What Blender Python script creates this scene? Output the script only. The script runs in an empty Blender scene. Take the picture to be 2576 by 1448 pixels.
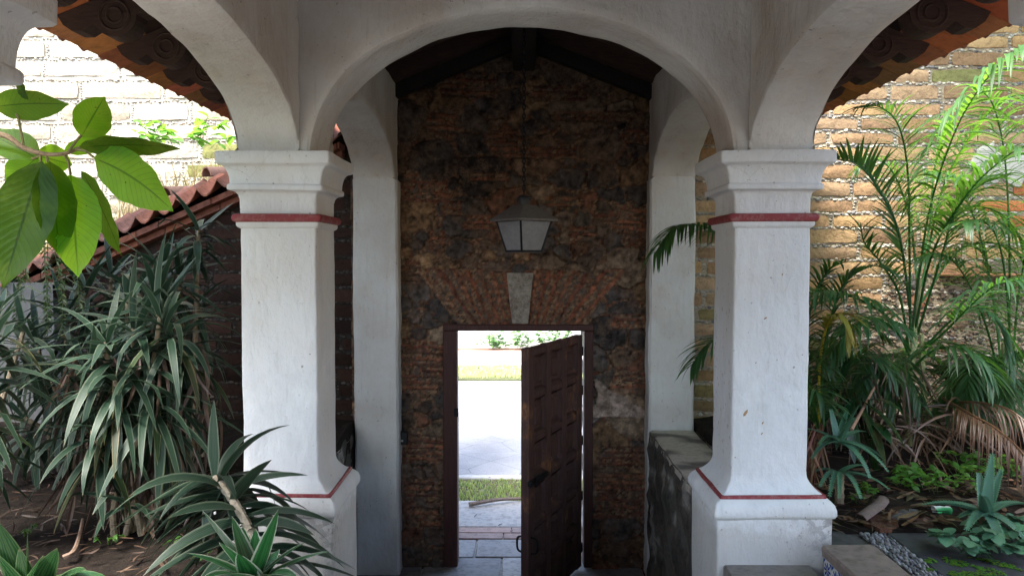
import bpy, math, random
import numpy as np
from mathutils import Vector, Matrix, noise

random.seed(11)
R = math.radians
S = bpy.context.scene
COL = S.collection
V = Vector

# ------------------------------------------------------------------ camera, sky, sun, exposure
EYE = V((0.0, 0.0, 1.62))
cam = bpy.data.cameras.new('camera')
cam.lens = 27.0
cam.sensor_width = 36.0
cam.clip_start = 0.05
cam.clip_end = 500
camo = bpy.data.objects.new('camera', cam)
COL.objects.link(camo)
camo.location = EYE
camo.rotation_euler = (R(90 - 2.19), 0, R(0.65))
S.camera = camo

SUN_EL, SUN_AZ = 62.0, 222.0          # azimuth clockwise from +Y: behind the viewer, a little to the left
w = bpy.data.worlds.new('World')
S.world = w
w.use_nodes = True
nt = w.node_tree
bg = nt.nodes['Background']
sky = nt.nodes.new('ShaderNodeTexSky')
sky.sky_type = 'NISHITA'
sky.sun_disc = False
sky.sun_elevation = R(SUN_EL)
sky.sun_rotation = R(SUN_AZ)
sky.air_density = 1.0
sky.dust_density = 2.6
sky.ozone_density = 1.0
nt.links.new(sky.outputs[0], bg.inputs[0])
bg.inputs[1].default_value = 0.15
sun = bpy.data.lights.new('sun', 'SUN')
sun.energy = 2.2
sun.angle = R(20)
sun.color = (1.0, 0.96, 0.9)
suno = bpy.data.objects.new('sun', sun)
COL.objects.link(suno)
sd = V((math.sin(R(SUN_AZ)) * math.cos(R(SUN_EL)), math.cos(R(SUN_AZ)) * math.cos(R(SUN_EL)), math.sin(R(SUN_EL))))
suno.rotation_euler = sd.to_track_quat('Z', 'Y').to_euler()
suno.location = (0, -5, 12)
vs = S.view_settings
vs.view_transform = 'Standard'
vs.look = 'None'
vs.exposure = 2.6
vs.gamma = 1.0
S.render.engine = 'CYCLES'
try:
    S.cycles.use_denoising = True
    S.cycles.max_bounces = 10
    S.cycles.diffuse_bounces = 6
    S.cycles.transmission_bounces = 6
    S.cycles.transparent_max_bounces = 8
    S.cycles.sample_clamp_indirect = 8
except Exception:
    pass

# ------------------------------------------------------------------ helpers
CM = camo.rotation_euler.to_matrix()
F_PX = 27.0 / 36.0 * 2576


def at(px, py, Y):
    """world point seen at photo position (px, py) at the distance Y in front of the viewer"""
    d = CM @ V(((px - 1288) / F_PX, -(py - 724) / F_PX, -1))
    return EYE + d * (Y / d.y)


def rnd(a, b):
    return random.uniform(a, b)


def wob(p, amp, sc):
    n = noise.noise_vector(V(p) * sc)
    return V(p) + n * amp


class MB:
    def __init__(self):
        self.v = []; self.f = []; self.c = []; self.u = []; self.m = []

    def add(self, vs_, fs, col=(1, 1, 1), uv=None, mat=0):
        o = len(self.v)
        self.v += [tuple(p) for p in vs_]
        self.f += [tuple(i + o for i in f) for f in fs]
        self.m += [mat] * len(fs)
        self.c += [tuple(col)] * len(vs_) if not isinstance(col, list) else [tuple(q) for q in col]
        self.u += uv if uv is not None else [(0, 0)] * len(vs_)

    def build(self, name, mats, parent=None, base=None, smooth=True):
        if not isinstance(mats, (list, tuple)):
            mats = [mats]
        A = np.array(self.v, dtype=np.float64).reshape(-1, 3)
        loc = V((0, 0, 0))
        if parent is None:
            if base is None:
                lo, hi = A.min(0), A.max(0)
                base = ((lo[0] + hi[0]) / 2, (lo[1] + hi[1]) / 2, lo[2])
            loc = V(base); off = loc
        else:
            r = parent; off = V(r.location)
            while r.parent is not None:
                r = r.parent; off = off + r.location
        A = A - np.array(off)
        me = bpy.data.meshes.new(name)
        me.from_pydata(A.tolist(), [], self.f)
        for m in mats:
            me.materials.append(m)
        me.polygons.foreach_set('material_index', self.m)
        me.polygons.foreach_set('use_smooth', [smooth] * len(self.f))
        ca = me.attributes.new('Col', 'FLOAT_COLOR', 'POINT')
        c4 = np.ones((len(self.v), 4)); c4[:, :3] = np.array(self.c)
        ca.data.foreach_set('color', c4.ravel())
        ua = me.attributes.new('lf', 'FLOAT_VECTOR', 'POINT')
        u3 = np.zeros((len(self.v), 3)); u3[:, :2] = np.array(self.u)
        ua.data.foreach_set('vector', u3.ravel())
        me.update()
        if smooth:
            me.set_sharp_from_angle(angle=R(38))
        o = bpy.data.objects.new(name, me)
        COL.objects.link(o)
        if parent is None:
            o.location = loc
        else:
            o.parent = parent
        return o


def empty(name, loc, label, cat, group=None):
    o = bpy.data.objects.new(name, None)
    o.empty_display_size = 0.1
    COL.objects.link(o)
    o.location = loc
    tag(o, label, cat, group)
    return o


def tag(o, label, cat, group=None, kind=None):
    o['label'] = label
    o['category'] = cat
    if group:
        o['group'] = group
    if kind:
        o['kind'] = kind
    return o


def struct(o, label, cat):
    return tag(o, label, cat, kind='structure')


def box(mb, a, b, col=(1, 1, 1), mat=0, bev=0.0, M=None):
    x0, y0, z0 = a; x1, y1, z1 = b
    if bev <= 0:
        vs_ = [(x0, y0, z0), (x1, y0, z0), (x1, y1, z0), (x0, y1, z0), (x0, y0, z1), (x1, y0, z1), (x1, y1, z1), (x0, y1, z1)]
        fs = [(3, 2, 1, 0), (4, 5, 6, 7), (0, 1, 5, 4), (1, 2, 6, 5), (2, 3, 7, 6), (3, 0, 4, 7)]
    else:
        c = V(((x0 + x1) / 2, (y0 + y1) / 2, (z0 + z1) / 2)); h = V((abs(x1 - x0) / 2, abs(y1 - y0) / 2, abs(z1 - z0) / 2))
        vs_ = []; idx = {}
        for sx in (-1, 1):
            for sy in (-1, 1):
                for sz in (-1, 1):
                    for k in range(3):
                        q = [h[0], h[1], h[2]]
                        for j in range(3):
                            if j != k:
                                q[j] -= bev
                        idx[(sx, sy, sz, k)] = len(vs_)
                        vs_.append((c[0] + sx * q[0], c[1] + sy * q[1], c[2] + sz * q[2]))
        fs = []
        for k in range(3):
            i, j = (k + 1) % 3, (k + 2) % 3
            for s in (-1, 1):
                def key(si, sj):
                    t = [0, 0, 0]; t[k] = s; t[i] = si; t[j] = sj
                    return idx[(t[0], t[1], t[2], k)]
                f = [key(-1, -1), key(1, -1), key(1, 1), key(-1, 1)]
                fs.append(tuple(f if s > 0 else f[::-1]))
        for k in range(3):
            i, j = (k + 1) % 3, (k + 2) % 3
            for si in (-1, 1):
                for sj in (-1, 1):
                    def kk(sk, face):
                        t = [0, 0, 0]; t[k] = sk; t[i] = si; t[j] = sj
                        return idx[(t[0], t[1], t[2], face)]
                    f = [kk(-1, i), kk(1, i), kk(1, j), kk(-1, j)]
                    fs.append(tuple(f if si * sj < 0 else f[::-1]))
        for sx in (-1, 1):
            for sy in (-1, 1):
                for sz in (-1, 1):
                    f = [idx[(sx, sy, sz, k)] for k in range(3)]
                    fs.append(tuple(f if sx * sy * sz > 0 else f[::-1]))
    if M is not None:
        vs_ = [M @ V(p) for p in vs_]
    mb.add(vs_, fs, col, None, mat)


def tube(mb, pts, rad, n=8, col=(1, 1, 1), mat=0, caps=True):
    pts = [V(p) for p in pts]
    if not isinstance(rad, (list, tuple)):
        rad = [rad] * len(pts)
    vs_ = []; fs = []; uv = []
    side = None
    for i, p in enumerate(pts):
        d = (pts[min(i + 1, len(pts) - 1)] - pts[max(i - 1, 0)])
        if d.length < 1e-9:
            d = V((0, 0, 1))
        d.normalize()
        if side is None:
            side = d.orthogonal().normalized()
        else:
            side = side - d * side.dot(d)
            side = side.normalized() if side.length > 1e-6 else d.orthogonal().normalized()
        b = d.cross(side)
        for k in range(n):
            a = 2 * math.pi * k / n
            vs_.append(p + (side * math.cos(a) + b * math.sin(a)) * rad[i])
            uv.append((k / n, i / max(1, len(pts) - 1)))
    for i in range(len(pts) - 1):
        for k in range(n):
            fs.append((i * n + k, i * n + (k + 1) % n, (i + 1) * n + (k + 1) % n, (i + 1) * n + k))
    if caps:
        fs.append(tuple(range(n))[::-1])
        fs.append(tuple((len(pts) - 1) * n + k for k in range(n)))
    mb.add(vs_, fs, col, uv, mat)


def grid(mb, rows, col=(1, 1, 1), mat=0, close=False, flip=False, uv=None):
    """rows: list of equal-length lists of points"""
    n = len(rows[0]); vs_ = [p for r in rows for p in r]; fs = []
    for i in range(len(rows) - 1):
        for k in range(n if close else n - 1):
            f = (i * n + k, i * n + (k + 1) % n, (i + 1) * n + (k + 1) % n, (i + 1) * n + k)
            fs.append(f[::-1] if flip else f)
    mb.add(vs_, fs, col, uv, mat)


def smooth_path(pts, n=6):
    """Catmull-Rom through the points"""
    pts = [V(p) for p in pts]
    q = [pts[0] * 2 - pts[1]] + pts + [pts[-1] * 2 - pts[-2]]
    out = []
    for i in range(1, len(q) - 2):
        for k in range(n):
            t = k / n
            a, b, c, d = q[i - 1], q[i], q[i + 1], q[i + 2]
            out.append(0.5 * ((2 * b) + (c - a) * t + (2 * a - 5 * b + 4 * c - d) * t * t + (3 * b - a - 3 * c + d) * t ** 3))
    out.append(pts[-1])
    return out


# icosahedron for pebbles
_t = (1 + 5 ** .5) / 2
ICO_V = np.array([(-1, _t, 0), (1, _t, 0), (-1, -_t, 0), (1, -_t, 0), (0, -1, _t), (0, 1, _t), (0, -1, -_t), (0, 1, -_t), (_t, 0, -1), (_t, 0, 1), (-_t, 0, -1), (-_t, 0, 1)]) / math.sqrt(1 + _t * _t)
ICO_F = [(0, 11, 5), (0, 5, 1), (0, 1, 7), (0, 7, 10), (0, 10, 11), (1, 5, 9), (5, 11, 4), (11, 10, 2), (10, 7, 6), (7, 1, 8), (3, 9, 4), (3, 4, 2), (3, 2, 6), (3, 6, 8), (3, 8, 9), (4, 9, 5), (2, 4, 11), (6, 2, 10), (8, 6, 7), (9, 8, 1)]


def pebble(mb, p, r, sc=(1, 1, 1), col=(1, 1, 1), mat=0):
    a = rnd(0, 6.28); ca, sa = math.cos(a), math.sin(a)
    vs_ = []
    for q in ICO_V:
        x, y, z = q * (1 + 0.25 * (random.random() - .5))
        x, z = x * ca - z * sa, x * sa + z * ca
        vs_.append((p[0] + x * r * sc[0], p[1] + y * r * sc[1], p[2] + z * r * sc[2]))
    mb.add(vs_, ICO_F, col, None, mat)


# ------------------------------------------------------------------ materials
class NT:
    def __init__(self, name):
        self.m = bpy.data.materials.new(name)
        self.m.use_nodes = True
        self.t = self.m.node_tree
        self.b = self.t.nodes['Principled BSDF']
        self.out = self.t.nodes['Material Output']
        self.co = self.n('ShaderNodeTexCoord').outputs['Object']

    def n(self, t, **kw):
        x = self.t.nodes.new(t)
        for k, v in kw.items():
            setattr(x, k, v)
        return x

    def set(self, sock, v):
        if hasattr(v, 'is_output') or hasattr(v, 'links'):
            self.t.links.new(v, sock)
        else:
            if isinstance(v, tuple) and len(v) == 3 and sock.type == 'RGBA':
                v = (*v, 1)
            sock.default_value = v

    def noise(self, scale, detail=5, rough=.6, co=None, stretch=None, dist=0.0):
        c = co or self.co
        if stretch:
            mp = self.n('ShaderNodeMapping'); mp.inputs['Scale'].default_value = stretch
            self.set(mp.inputs[0], c); c = mp.outputs[0]
        x = self.n('ShaderNodeTexNoise')
        self.set(x.inputs['Vector'], c)
        x.inputs['Scale'].default_value = scale
        x.inputs['Detail'].default_value = detail
        x.inputs['Roughness'].default_value = rough
        x.inputs['Distortion'].default_value = dist
        return x.outputs['Fac']

    def vor(self, scale, feature='F1', out='Distance', co=None):
        x = self.n('ShaderNodeTexVoronoi', feature=feature)
        self.set(x.inputs['Vector'], co or self.co)
        x.inputs['Scale'].default_value = scale
        return x.outputs[out]

    def ramp(self, fac, stops, interp='LINEAR'):
        x = self.n('ShaderNodeValToRGB')
        x.color_ramp.interpolation = interp
        e = x.color_ramp.elements
        while len(e) < len(stops):
            e.new(0.5)
        for i, (p, c) in enumerate(stops):
            e[i].position = p
            if not isinstance(c, tuple):
                c = (c, c, c)
            e[i].color = (*c, 1)
        self.set(x.inputs[0], fac)
        return x.outputs[0]

    def mix(self, fac, a, b, mode='MIX'):
        x = self.n('ShaderNodeMix', data_type='RGBA', blend_type=mode)
        self.set(x.inputs[0], fac)
        self.set(x.inputs[6], a)
        self.set(x.inputs[7], b)
        return x.outputs[2]

    def math(self, op, a, b=0.0):
        x = self.n('ShaderNodeMath', operation=op)
        self.set(x.inputs[0], a); self.set(x.inputs[1], b)
        return x.outputs[0]

    def attr(self, name='Col', out='Color'):
        return self.n('ShaderNodeAttribute', attribute_name=name).outputs[out]

    def sep(self, v):
        x = self.n('ShaderNodeSeparateXYZ'); self.set(x.inputs[0], v)
        return x.outputs

    def bump(self, h, strength=.3, dist=.01):
        x = self.n('ShaderNodeBump')
        x.inputs['Strength'].default_value = strength
        x.inputs['Distance'].default_value = dist
        self.set(x.inputs['Height'], h)
        if self.b.inputs['Normal'].links:
            self.t.links.new(self.b.inputs['Normal'].links[0].from_socket, x.inputs['Normal'])
        self.t.links.new(x.outputs[0], self.b.inputs['Normal'])

    def fin(self, col, rough=.8, spec=.3):
        self.set(self.b.inputs['Base Color'], col)
        self.set(self.b.inputs['Roughness'], rough)
        self.b.inputs['Specular IOR Level'].default_value = spec
        return self.m

    def leafy(self, col, tr=.35, trcol=None, rough=.45, spec=.4):
        self.fin(col, rough, spec)
        t = self.n('ShaderNodeBsdfTranslucent')
        self.set(t.inputs[0], trcol if trcol is not None else col)
        x = self.n('ShaderNodeMixShader'); x.inputs[0].default_value = tr
        self.t.links.new(self.b.outputs[0], x.inputs[1]); self.t.links.new(t.outputs[0], x.inputs[2])
        self.t.links.new(x.outputs[0], self.out.inputs[0])
        return self.m


def m_plaster(name, tone=(.76, .76, .74), dirt=.35, dirtcol=(.36, .29, .22), specks=True, wear=False, old=False):
    k = NT(name)
    big = k.noise(1.5, 7, .68)
    c = k.ramp(k.noise(6, 6, .65), [(.3, tuple(t * .86 for t in tone)), (.62, tone)])
    c = k.mix(k.ramp(big, [(.40, 0.0), (.68, dirt)] if old else [(.46, 0.0), (.72, dirt)]), c, dirtcol)
    streak = k.noise(5, 6, .7, stretch=(4, 4, .35))
    c = k.mix(k.ramp(streak, [(.56, 0.0), (.75, dirt * .7)]), c, (.40, .36, .30))
    if specks:
        sp = k.math('MULTIPLY', k.ramp(k.noise(42, 2, .5), [(.69, 0.0), (.71, 1.0)]), k.ramp(k.noise(3.1, 2, .5), [(.45, 0.0), (.6, 1.0)]))
        c = k.mix(k.math('MULTIPLY', sp, .6), c, (.16, .13, .10))
    nz = k.n('ShaderNodeTexNoise'); nz.inputs['Scale'].default_value = 5; k.set(nz.inputs['Vector'], k.co)
    cr = k.vor(2.3, 'DISTANCE_TO_EDGE', 'Distance', k.mix(.10, k.co, nz.outputs['Color']))
    cm = k.math('MULTIPLY', k.ramp(cr, [(0.0, 1.0), (.006, 0.0)]), k.ramp(k.noise(2.2, 3, .5), [(.56, 0.0), (.64, .30)]))
    c = k.mix(cm, c, (.30, .27, .24))
    if wear:
        p0 = k.sep(k.co)
        c = k.mix(k.ramp(k.math('ADD', p0[2], k.math('MULTIPLY', k.noise(11, 6, .7), -.30)), [(-.26, .4), (.10, 0.0)]), c, (.30, .26, .20))
    if wear:                                                      # limewash flaked off one corner
        p = k.sep(k.co)
        g = k.math('ADD', k.math('MULTIPLY', k.math('SUBTRACT', p[0], p[1]), .9), k.math('MULTIPLY', p[2], .25))
        m_ = k.math('MULTIPLY', k.ramp(g, [(.36, 0.0), (.62, 1.0)]), k.ramp(k.noise(13, 6, .75), [(.50, 0.0), (.53, 1.0)]))
        c = k.mix(m_, c, k.ramp(k.noise(40, 4), [(.3, (.30, .29, .28)), (.7, (.46, .45, .43))]))
        k.bump(k.math('MULTIPLY', m_, -1.0), .5, .004)
    k.bump(k.noise(9, 6, .6, stretch=(1, 1, .6)), .7, .03)
    k.bump(k.noise(24, 5, .6, stretch=(1, 1, .35)), .25, .008)
    k.bump(k.noise(60, 5, .7), .22, .004)
    return k.fin(c, .85, .2)


M_PLASTER = m_plaster('white_limewash', (.77, .79, .79), .40)
M_PLASTER_OLD = m_plaster('stained_limewash', (.74, .74, .71), .62, (.35, .26, .19), old=True)
M_PLINTH = m_plaster('flaked_limewash', (.76, .78, .78), .28, wear=True)
M_WASH_SHADE = m_plaster('shaded_limewash', (.17, .17, .165), .4, (.16, .14, .11))  # whitewash darkened so that its shade sits in the colour


def m_paint_red():
    k = NT('red_paint')
    c = k.mix(k.ramp(k.noise(30, 5, .7), [(.48, 0.0), (.70, .7)]), (.25, .040, .046), (.36, .20, .18))
    k.bump(k.noise(40, 4), .3, .004)
    return k.fin(c, .6, .35)


M_RED = m_paint_red()


def m_attr(name, sc=30, var=.55, rough=.9, bstr=.5, bdist=.008, spec=.2, moss=None):
    k = NT(name)
    a = k.attr()
    n = k.noise(sc, 7, .7)
    c = k.mix(1.0, a, k.ramp(n, [(.3, 1 - var), (.5, 1.0), (.75, 1 + var * .5)]), 'MULTIPLY')
    if moss:
        c = k.mix(k.ramp(k.noise(moss[0], 5, .7), [(moss[1], 0.0), (moss[1] + .1, .9)]), c, moss[2])
    pit = k.vor(sc * 1.4)
    k.bump(n, bstr, bdist)
    k.bump(pit, bstr * .5, bdist * .5)
    return k.fin(c, rough, spec)


M_ADOBE = m_attr('adobe', 26, .45, .95, .7, .012)
M_PEB = m_attr('pebble', 60, .3, .8, .3, .003)


def m_rubble():
    k = NT('rubble_stone')
    n = k.noise(20, 8, .75)
    c = k.mix(1.0, k.attr(), k.ramp(n, [(.3, .4), (.5, 1.0), (.75, 1.5)]), 'MULTIPLY')
    sm = k.noise(7, 8, .8)                                   # mortar smeared over the stones
    c = k.mix(k.ramp(sm, [(.50, 0.0), (.62, .75)]), c, k.ramp(k.noise(50, 4, .7), [(.3, (.085, .056, .040)), (.7, (.21, .14, .092))]))
    k.bump(n, .9, .018)
    k.bump(k.vor(34), .5, .008)
    return k.fin(c, .9, .2)


M_STONE = m_rubble()
M_MORTAR = m_attr('lime_mortar', 45, .5, .95, .8, .01)
M_TILE = m_attr('fired_clay', 18, .5, .85, .4, .005, moss=(2.3, .62, (.09, .08, .06)))
M_BRICKD = m_attr('deck_brick', 14, .4, .85, .4, .005)
M_SLAB = m_attr('paving_slab', 14, .45, .75, .6, .006, .35)
M_METAL_AGED = m_attr('aged_tin', 30, .25, .55, .2, .002, .5)


def m_wood(name, c0, c1, worn=None, stretch=(14, 14, 1.2), rough=.6):
    k = NT(name)
    g = k.noise(5, 7, .7, stretch=stretch, dist=.4)
    c = k.ramp(g, [(.3, c0), (.7, c1)])
    if worn:
        wv = k.math('MULTIPLY', k.ramp(k.noise(3.2, 4, .6), [(.55, 0.0), (.66, 1.0)]), k.ramp(k.noise(26, 5, .8, stretch=(1, 1, .3)), [(.42, 0.0), (.6, 1.0)]))
        c = k.mix(wv, c, worn)
    k.bump(g, .45, .004)
    return k.fin(c, rough, .35)


M_DOOR = m_wood('door_wood', (.045, .021, .019), (.12, .060, .052), (.32, .14, .055))
M_FRAME = m_wood('door_frame_wood', (.040, .014, .012), (.085, .033, .026))
M_BEAM = m_wood('dark_beam_wood', (.006, .0045, .004), (.016, .011, .009), rough=.8)
M_RAFTER = m_wood('rafter_wood', (.030, .017, .013), (.075, .042, .032), rough=.85, stretch=(2, 12, 12))


def m_plain(name, col, rough=.5, metal=0.0, spec=.4):
    k = NT(name)
    c = k.mix(k.ramp(k.noise(35, 5, .7), [(.4, 0.0), (.75, .5)]), col, tuple(x * .5 for x in col))
    k.b.inputs['Metallic'].default_value = metal
    k.bump(k.noise(70, 4), .15, .002)
    return k.fin(c, rough, spec)


M_IRON = m_plain('black_iron', (.02, .02, .022), .5, .6)
M_BLACKPL = m_plain('black_plastic', (.02, .02, .02), .5)
M_WHITEPL = m_plain('white_plastic', (.7, .7, .7), .4)


def m_glass_frost():
    k = NT('frosted_glass')
    c = k.mix(k.ramp(k.noise(7, 6, .7), [(.45, 0.0), (.72, .4)]), k.ramp(k.noise(30, 5, .7), [(.3, (.50, .50, .52)), (.7, (.70, .70, .70))]), (.26, .23, .18))
    return k.leafy(c, .55, c, .35, .5)


M_GLASS = m_glass_frost()


def m_soil():
    k = NT('soil')
    n = k.noise(14, 8, .75)
    c = k.ramp(n, [(.3, (.010, .0075, .006)), (.6, (.030, .022, .017)), (.8, (.065, .048, .038))])
    k.bump(n, .9, .05)
    k.bump(k.noise(70, 5, .7), .6, .01)
    return k.fin(c, .95, .15)


M_SOIL = m_soil()


def m_asphalt():
    k = NT('worn_asphalt')
    n = k.noise(1.2, 5, .6)
    c = k.ramp(n, [(.3, (.23, .23, .235)), (.7, (.33, .33, .33))])
    g = k.ramp(k.noise(110, 3, .7), [(.3, .6), (.7, 1.25)])
    c = k.mix(1.0, c, g, 'MULTIPLY')
    cr = k.vor(1.6, 'DISTANCE_TO_EDGE', 'Distance', k.mix(.12, k.co, k.n('ShaderNodeTexNoise').outputs['Color'], 'MIX'))
    c = k.mix(k.ramp(cr, [(.0, .8), (.012, 0.0)]), c, (.09, .09, .09))
    k.bump(k.noise(90, 4), .5, .006)
    return k.fin(c, .9, .2)


M_ASPHALT = m_asphalt()
M_CONC = m_attr('concrete', 20, .3, .9, .4, .004)
M_GRASSGR = m_attr('turf_soil', 20, .6, .95, .6, .02)


def m_striped(name, dark, light, edge, stripes=9.0, tr=.22, edgew=.13, gloss=.46):
    """long leaf with stripes along its length; lf.x runs across, lf.y along"""
    k = NT(name)
    s = k.sep(k.attr('lf', 'Vector'))
    a = k.attr()
    off = k.math('ABSOLUTE', k.math('SUBTRACT', s[0], .5))          # 0 mid, .5 edge
    wv = k.math('SINE', k.math('MULTIPLY', off, stripes * 6.283))
    cb = k.n('ShaderNodeCombineXYZ'); k.set(cb.inputs[0], k.math('MULTIPLY', s[0], 9.0)); k.set(cb.inputs[1], k.math('MULTIPLY', s[1], .7))
    nz = k.noise(1.0, 3, .6, co=cb.outputs[0])
    fac = k.ramp(k.math('ADD', k.math('MULTIPLY', wv, .18), nz), [(.45, 0.0), (.62, 1.0)])
    c = k.mix(fac, dark, light)
    c = k.mix(k.ramp(off, [(.5 - edgew, 0.0), (.5 - edgew * .6, 1.0)]), c, edge)
    dryt = k.ramp(s[1], [(.93, 0.0), (1.0, .7)])
    c = k.mix(dryt, c, (.20, .15, .09))
    c = k.mix(1.0, c, a, 'MULTIPLY')
    k.bump(k.math('MULTIPLY', wv, .5), .2, .002)
    return k.leafy(c, tr, None, gloss, .45)


M_DRAC = m_striped('striped_leaf', (.014, .044, .023), (.046, .088, .054), (.125, .165, .11))
M_DRAC_BR = m_striped('white_edged_leaf', (.024, .14, .034), (.05, .21, .06), (.58, .64, .50), 4.0, .25, .12, .35)
M_STRAP = m_striped('strap_leaf', (.02, .075, .025), (.05, .12, .04), (.10, .17, .07), 7.0, .25, .1, .25)


def m_palm(name, c0, c1, tr=.45, trc=None):
    k = NT(name)
    s = k.sep(k.attr('lf', 'Vector'))
    n = k.noise(8, 4, .6)
    c = k.ramp(n, [(.3, c0), (.7, c1)])
    c = k.mix(1.0, c, k.attr(), 'MULTIPLY')
    t = k.mix(1.0, trc, k.attr(), 'MULTIPLY') if trc else None
    return k.leafy(c, tr, t, .4, .5)


M_PALM = m_palm('palm_leaflet', (.035, .095, .045), (.075, .16, .065), .42, (.20, .42, .05))
M_PALM_Y = m_palm('yellowing_leaflet', (.34, .27, .05), (.22, .25, .05), .4, (.5, .42, .06))
M_PALM_DRY = m_palm('dry_leaflet', (.17, .10, .065), (.27, .18, .12), .15)
M_ALOE = m_palm('aloe_flesh', (.050, .135, .085), (.085, .19, .115), .12)
M_GREEN = m_palm('small_leaf', (.055, .16, .035), (.10, .25, .05), .4, (.25, .5, .06))
M_FERN = m_palm('fern_leaf', (.05, .10, .04), (.10, .16, .07), .3)
M_LITTER = m_palm('dry_litter', (.055, .034, .025), (.14, .088, .062), .1)
M_DRYGRASS = m_palm('dry_grass', (.36, .28, .16), (.52, .44, .28), .35)


def m_broad():
    k = NT('broad_leaf')
    s = k.sep(k.attr('lf', 'Vector'))
    off = k.math('ABSOLUTE', k.math('SUBTRACT', s[0], .5))
    vein = k.math('SINE', k.math('MULTIPLY', k.math('SUBTRACT', s[1], k.math('MULTIPLY', off, .42)), 95.0))
    vl = k.ramp(vein, [(.0, 0.0), (.90, 0.0), (.99, 1.0)])
    mid = k.ramp(off, [(.012, 1.0), (.03, 0.0)])
    v = k.math('MAXIMUM', k.math('MULTIPLY', vl, .45), mid)
    c = k.mix(v, k.ramp(k.noise(9, 4), [(.3, (.040, .13, .014)), (.7, (.065, .185, .022))]), (.035, .075, .012))
    t = k.mix(v, k.ramp(k.noise(7, 3), [(.3, (.42, .86, .02)), (.7, (.58, 1.0, .05))]), (.20, .50, .02))
    c = k.mix(1.0, c, k.attr(), 'MULTIPLY')
    t = k.mix(1.0, t, k.attr(), 'MULTIPLY')
    sp = k.ramp(k.noise(30, 3, .6), [(.70, 0.0), (.73, .8)])
    yl = k.ramp(k.noise(5, 4, .6), [(.52, 0.0), (.75, .5)])
    c = k.mix(sp, k.mix(yl, c, (.12, .20, .03)), (.10, .06, .02)); t = k.mix(sp, k.mix(yl, t, (.75, .95, .10)), (.20, .10, .02))
    k.bump(vein, .15, .004)
    return k.leafy(c, .62, t, .5, .3)


M_BROAD = m_broad()
M_BARK = m_attr('bark', 40, .5, .9, .7, .006)

# ================================================================== ground
def flat(name, x0, x1, y0, y1, z, mat, label, cat, thick=.05, nx=1, ny=1, amp=0.0, sc=1.0, col=(1, 1, 1), hf=None):
    mb = MB(); rows = []
    for j in range(ny + 1):
        r = []
        for i in range(nx + 1):
            x = x0 + (x1 - x0) * i / nx; y = y0 + (y1 - y0) * j / ny
            h = z + (noise.fractal(V((x, y, 3.3)) * sc, 1, 2, 4) * amp if amp else 0) + (hf(x, y) if hf else 0)
            r.append((x, y, h))
        rows.append(r)
    grid(mb, rows, col)
    n = len(rows[0])
    # skirt
    ring = rows[0] + [r[-1] for r in rows[1:]] + rows[-1][-2::-1] + [r[0] for r in rows[-2:0:-1]]
    low = [(p[0], p[1], z - thick) for p in ring]
    grid(mb, [low, ring], col, close=True, flip=False)
    return struct(mb.build(name, mat), label, cat)


def slabs(mb, x0, x1, y0, y1, z, rows, n, joint=.012, cols=None, thick=.05, bev=.006, jit=.004):
    """courses of slabs along x"""
    ys = [y0]
    for h in rows:
        ys.append(ys[-1] + h)
    sc = (y1 - y0) / (ys[-1] - y0)
    ys = [y0 + (q - y0) * sc for q in ys]
    for j in range(len(rows)):
        k = n + random.choice((-1, 0, 0, 1)) if n > 2 else n
        cuts = sorted([x0, x1] + [x0 + (x1 - x0) * (i + rnd(-.2, .2) + (.5 if j % 2 else 0)) / k for i in range(1, k)])
        for i in range(len(cuts) - 1):
            if cuts[i + 1] - cuts[i] < .08:
                continue
            c = random.choice(cols); s = rnd(.8, 1.15)
            box(mb, (cuts[i] + joint / 2, ys[j] + joint / 2, z - thick), (cuts[i + 1] - joint / 2, ys[j + 1] - joint / 2, z + rnd(-jit, jit)), tuple(q * s for q in c), 0, bev)


flat('ground', -90, 90, -90, 160, -1.46, M_SOIL, 'bare earth under the house and street', 'ground')
GREY = [(.24, .235, .235), (.29, .28, .27), (.34, .325, .31)]
mb = MB()
box(mb, (-9, -2.9, -.5), (9, 3.64, -.075), (.22, .2, .18))
slabs(mb, -9, 9, -2.9, 3.64, -.065, [.6] * 11, 22, .014, [(.20, .18, .16), (.18, .165, .15), (.23, .20, .175)])
box(mb, (1.12, 3.645, -.6), (1.60, 4.27, -.068), (.20, .18, .16), 0, .01)
struct(mb.build('loggia_floor', M_SLAB), 'worn stone flags of the upper floor', 'floor')
# stairs going down between the two columns
t = empty('stone_stairs', (0, 4.7, -1.33), 'stone steps going down from the columns to the wooden door', 'stairs')
for i in range(8):
    mb = MB()
    z1 = -.075 - (i + 1) * .157
    box(mb, (-1.03, 3.65 + i * .28, -1.42), (1.03, 3.65 + (i + 1) * .28 - .002, z1), (.2, .19, .18), 0, .012)
    mb.build('step', M_SLAB, t)
mb = MB()
box(mb, (-1.55, 5.9, -1.5), (1.16, 8.0, -1.352), (.36, .34, .31))
slabs(mb, -1.55, 1.16, 5.9, 7.98, -1.33, [.5, .42, .55, .45], 4, .022, GREY, .06)
struct(mb.build('passage_floor', M_SLAB), 'grey flagstones with pale mortar joints under the doorway', 'floor')

SOILH = lambda x, y: .10 * max(0, min(1, (y - 5.2) / 1.5))
flat('patio', -9, 9, -16, -2.905, -.08, M_SLAB, 'open patio floor behind the viewer, darkened to cut bounced light', 'patio', .5, col=(.13, .13, .125))  # dark colour chosen to cut light bouncing off this unseen floor
flat('garden_soil', -9, -1.56, 3.65, 7.3, .0, M_SOIL, 'dark bare soil of the planting bed beside the left column', 'soil', 1.3, 70, 40, .06, 1.7, hf=SOILH)
flat('garden_soil', 1.62, 9, 4.46, 7.3, .02, M_SOIL, 'dark littered soil of the planting bed beside the right column', 'soil', 1.3, 70, 36, .06, 1.7, hf=SOILH)

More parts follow.
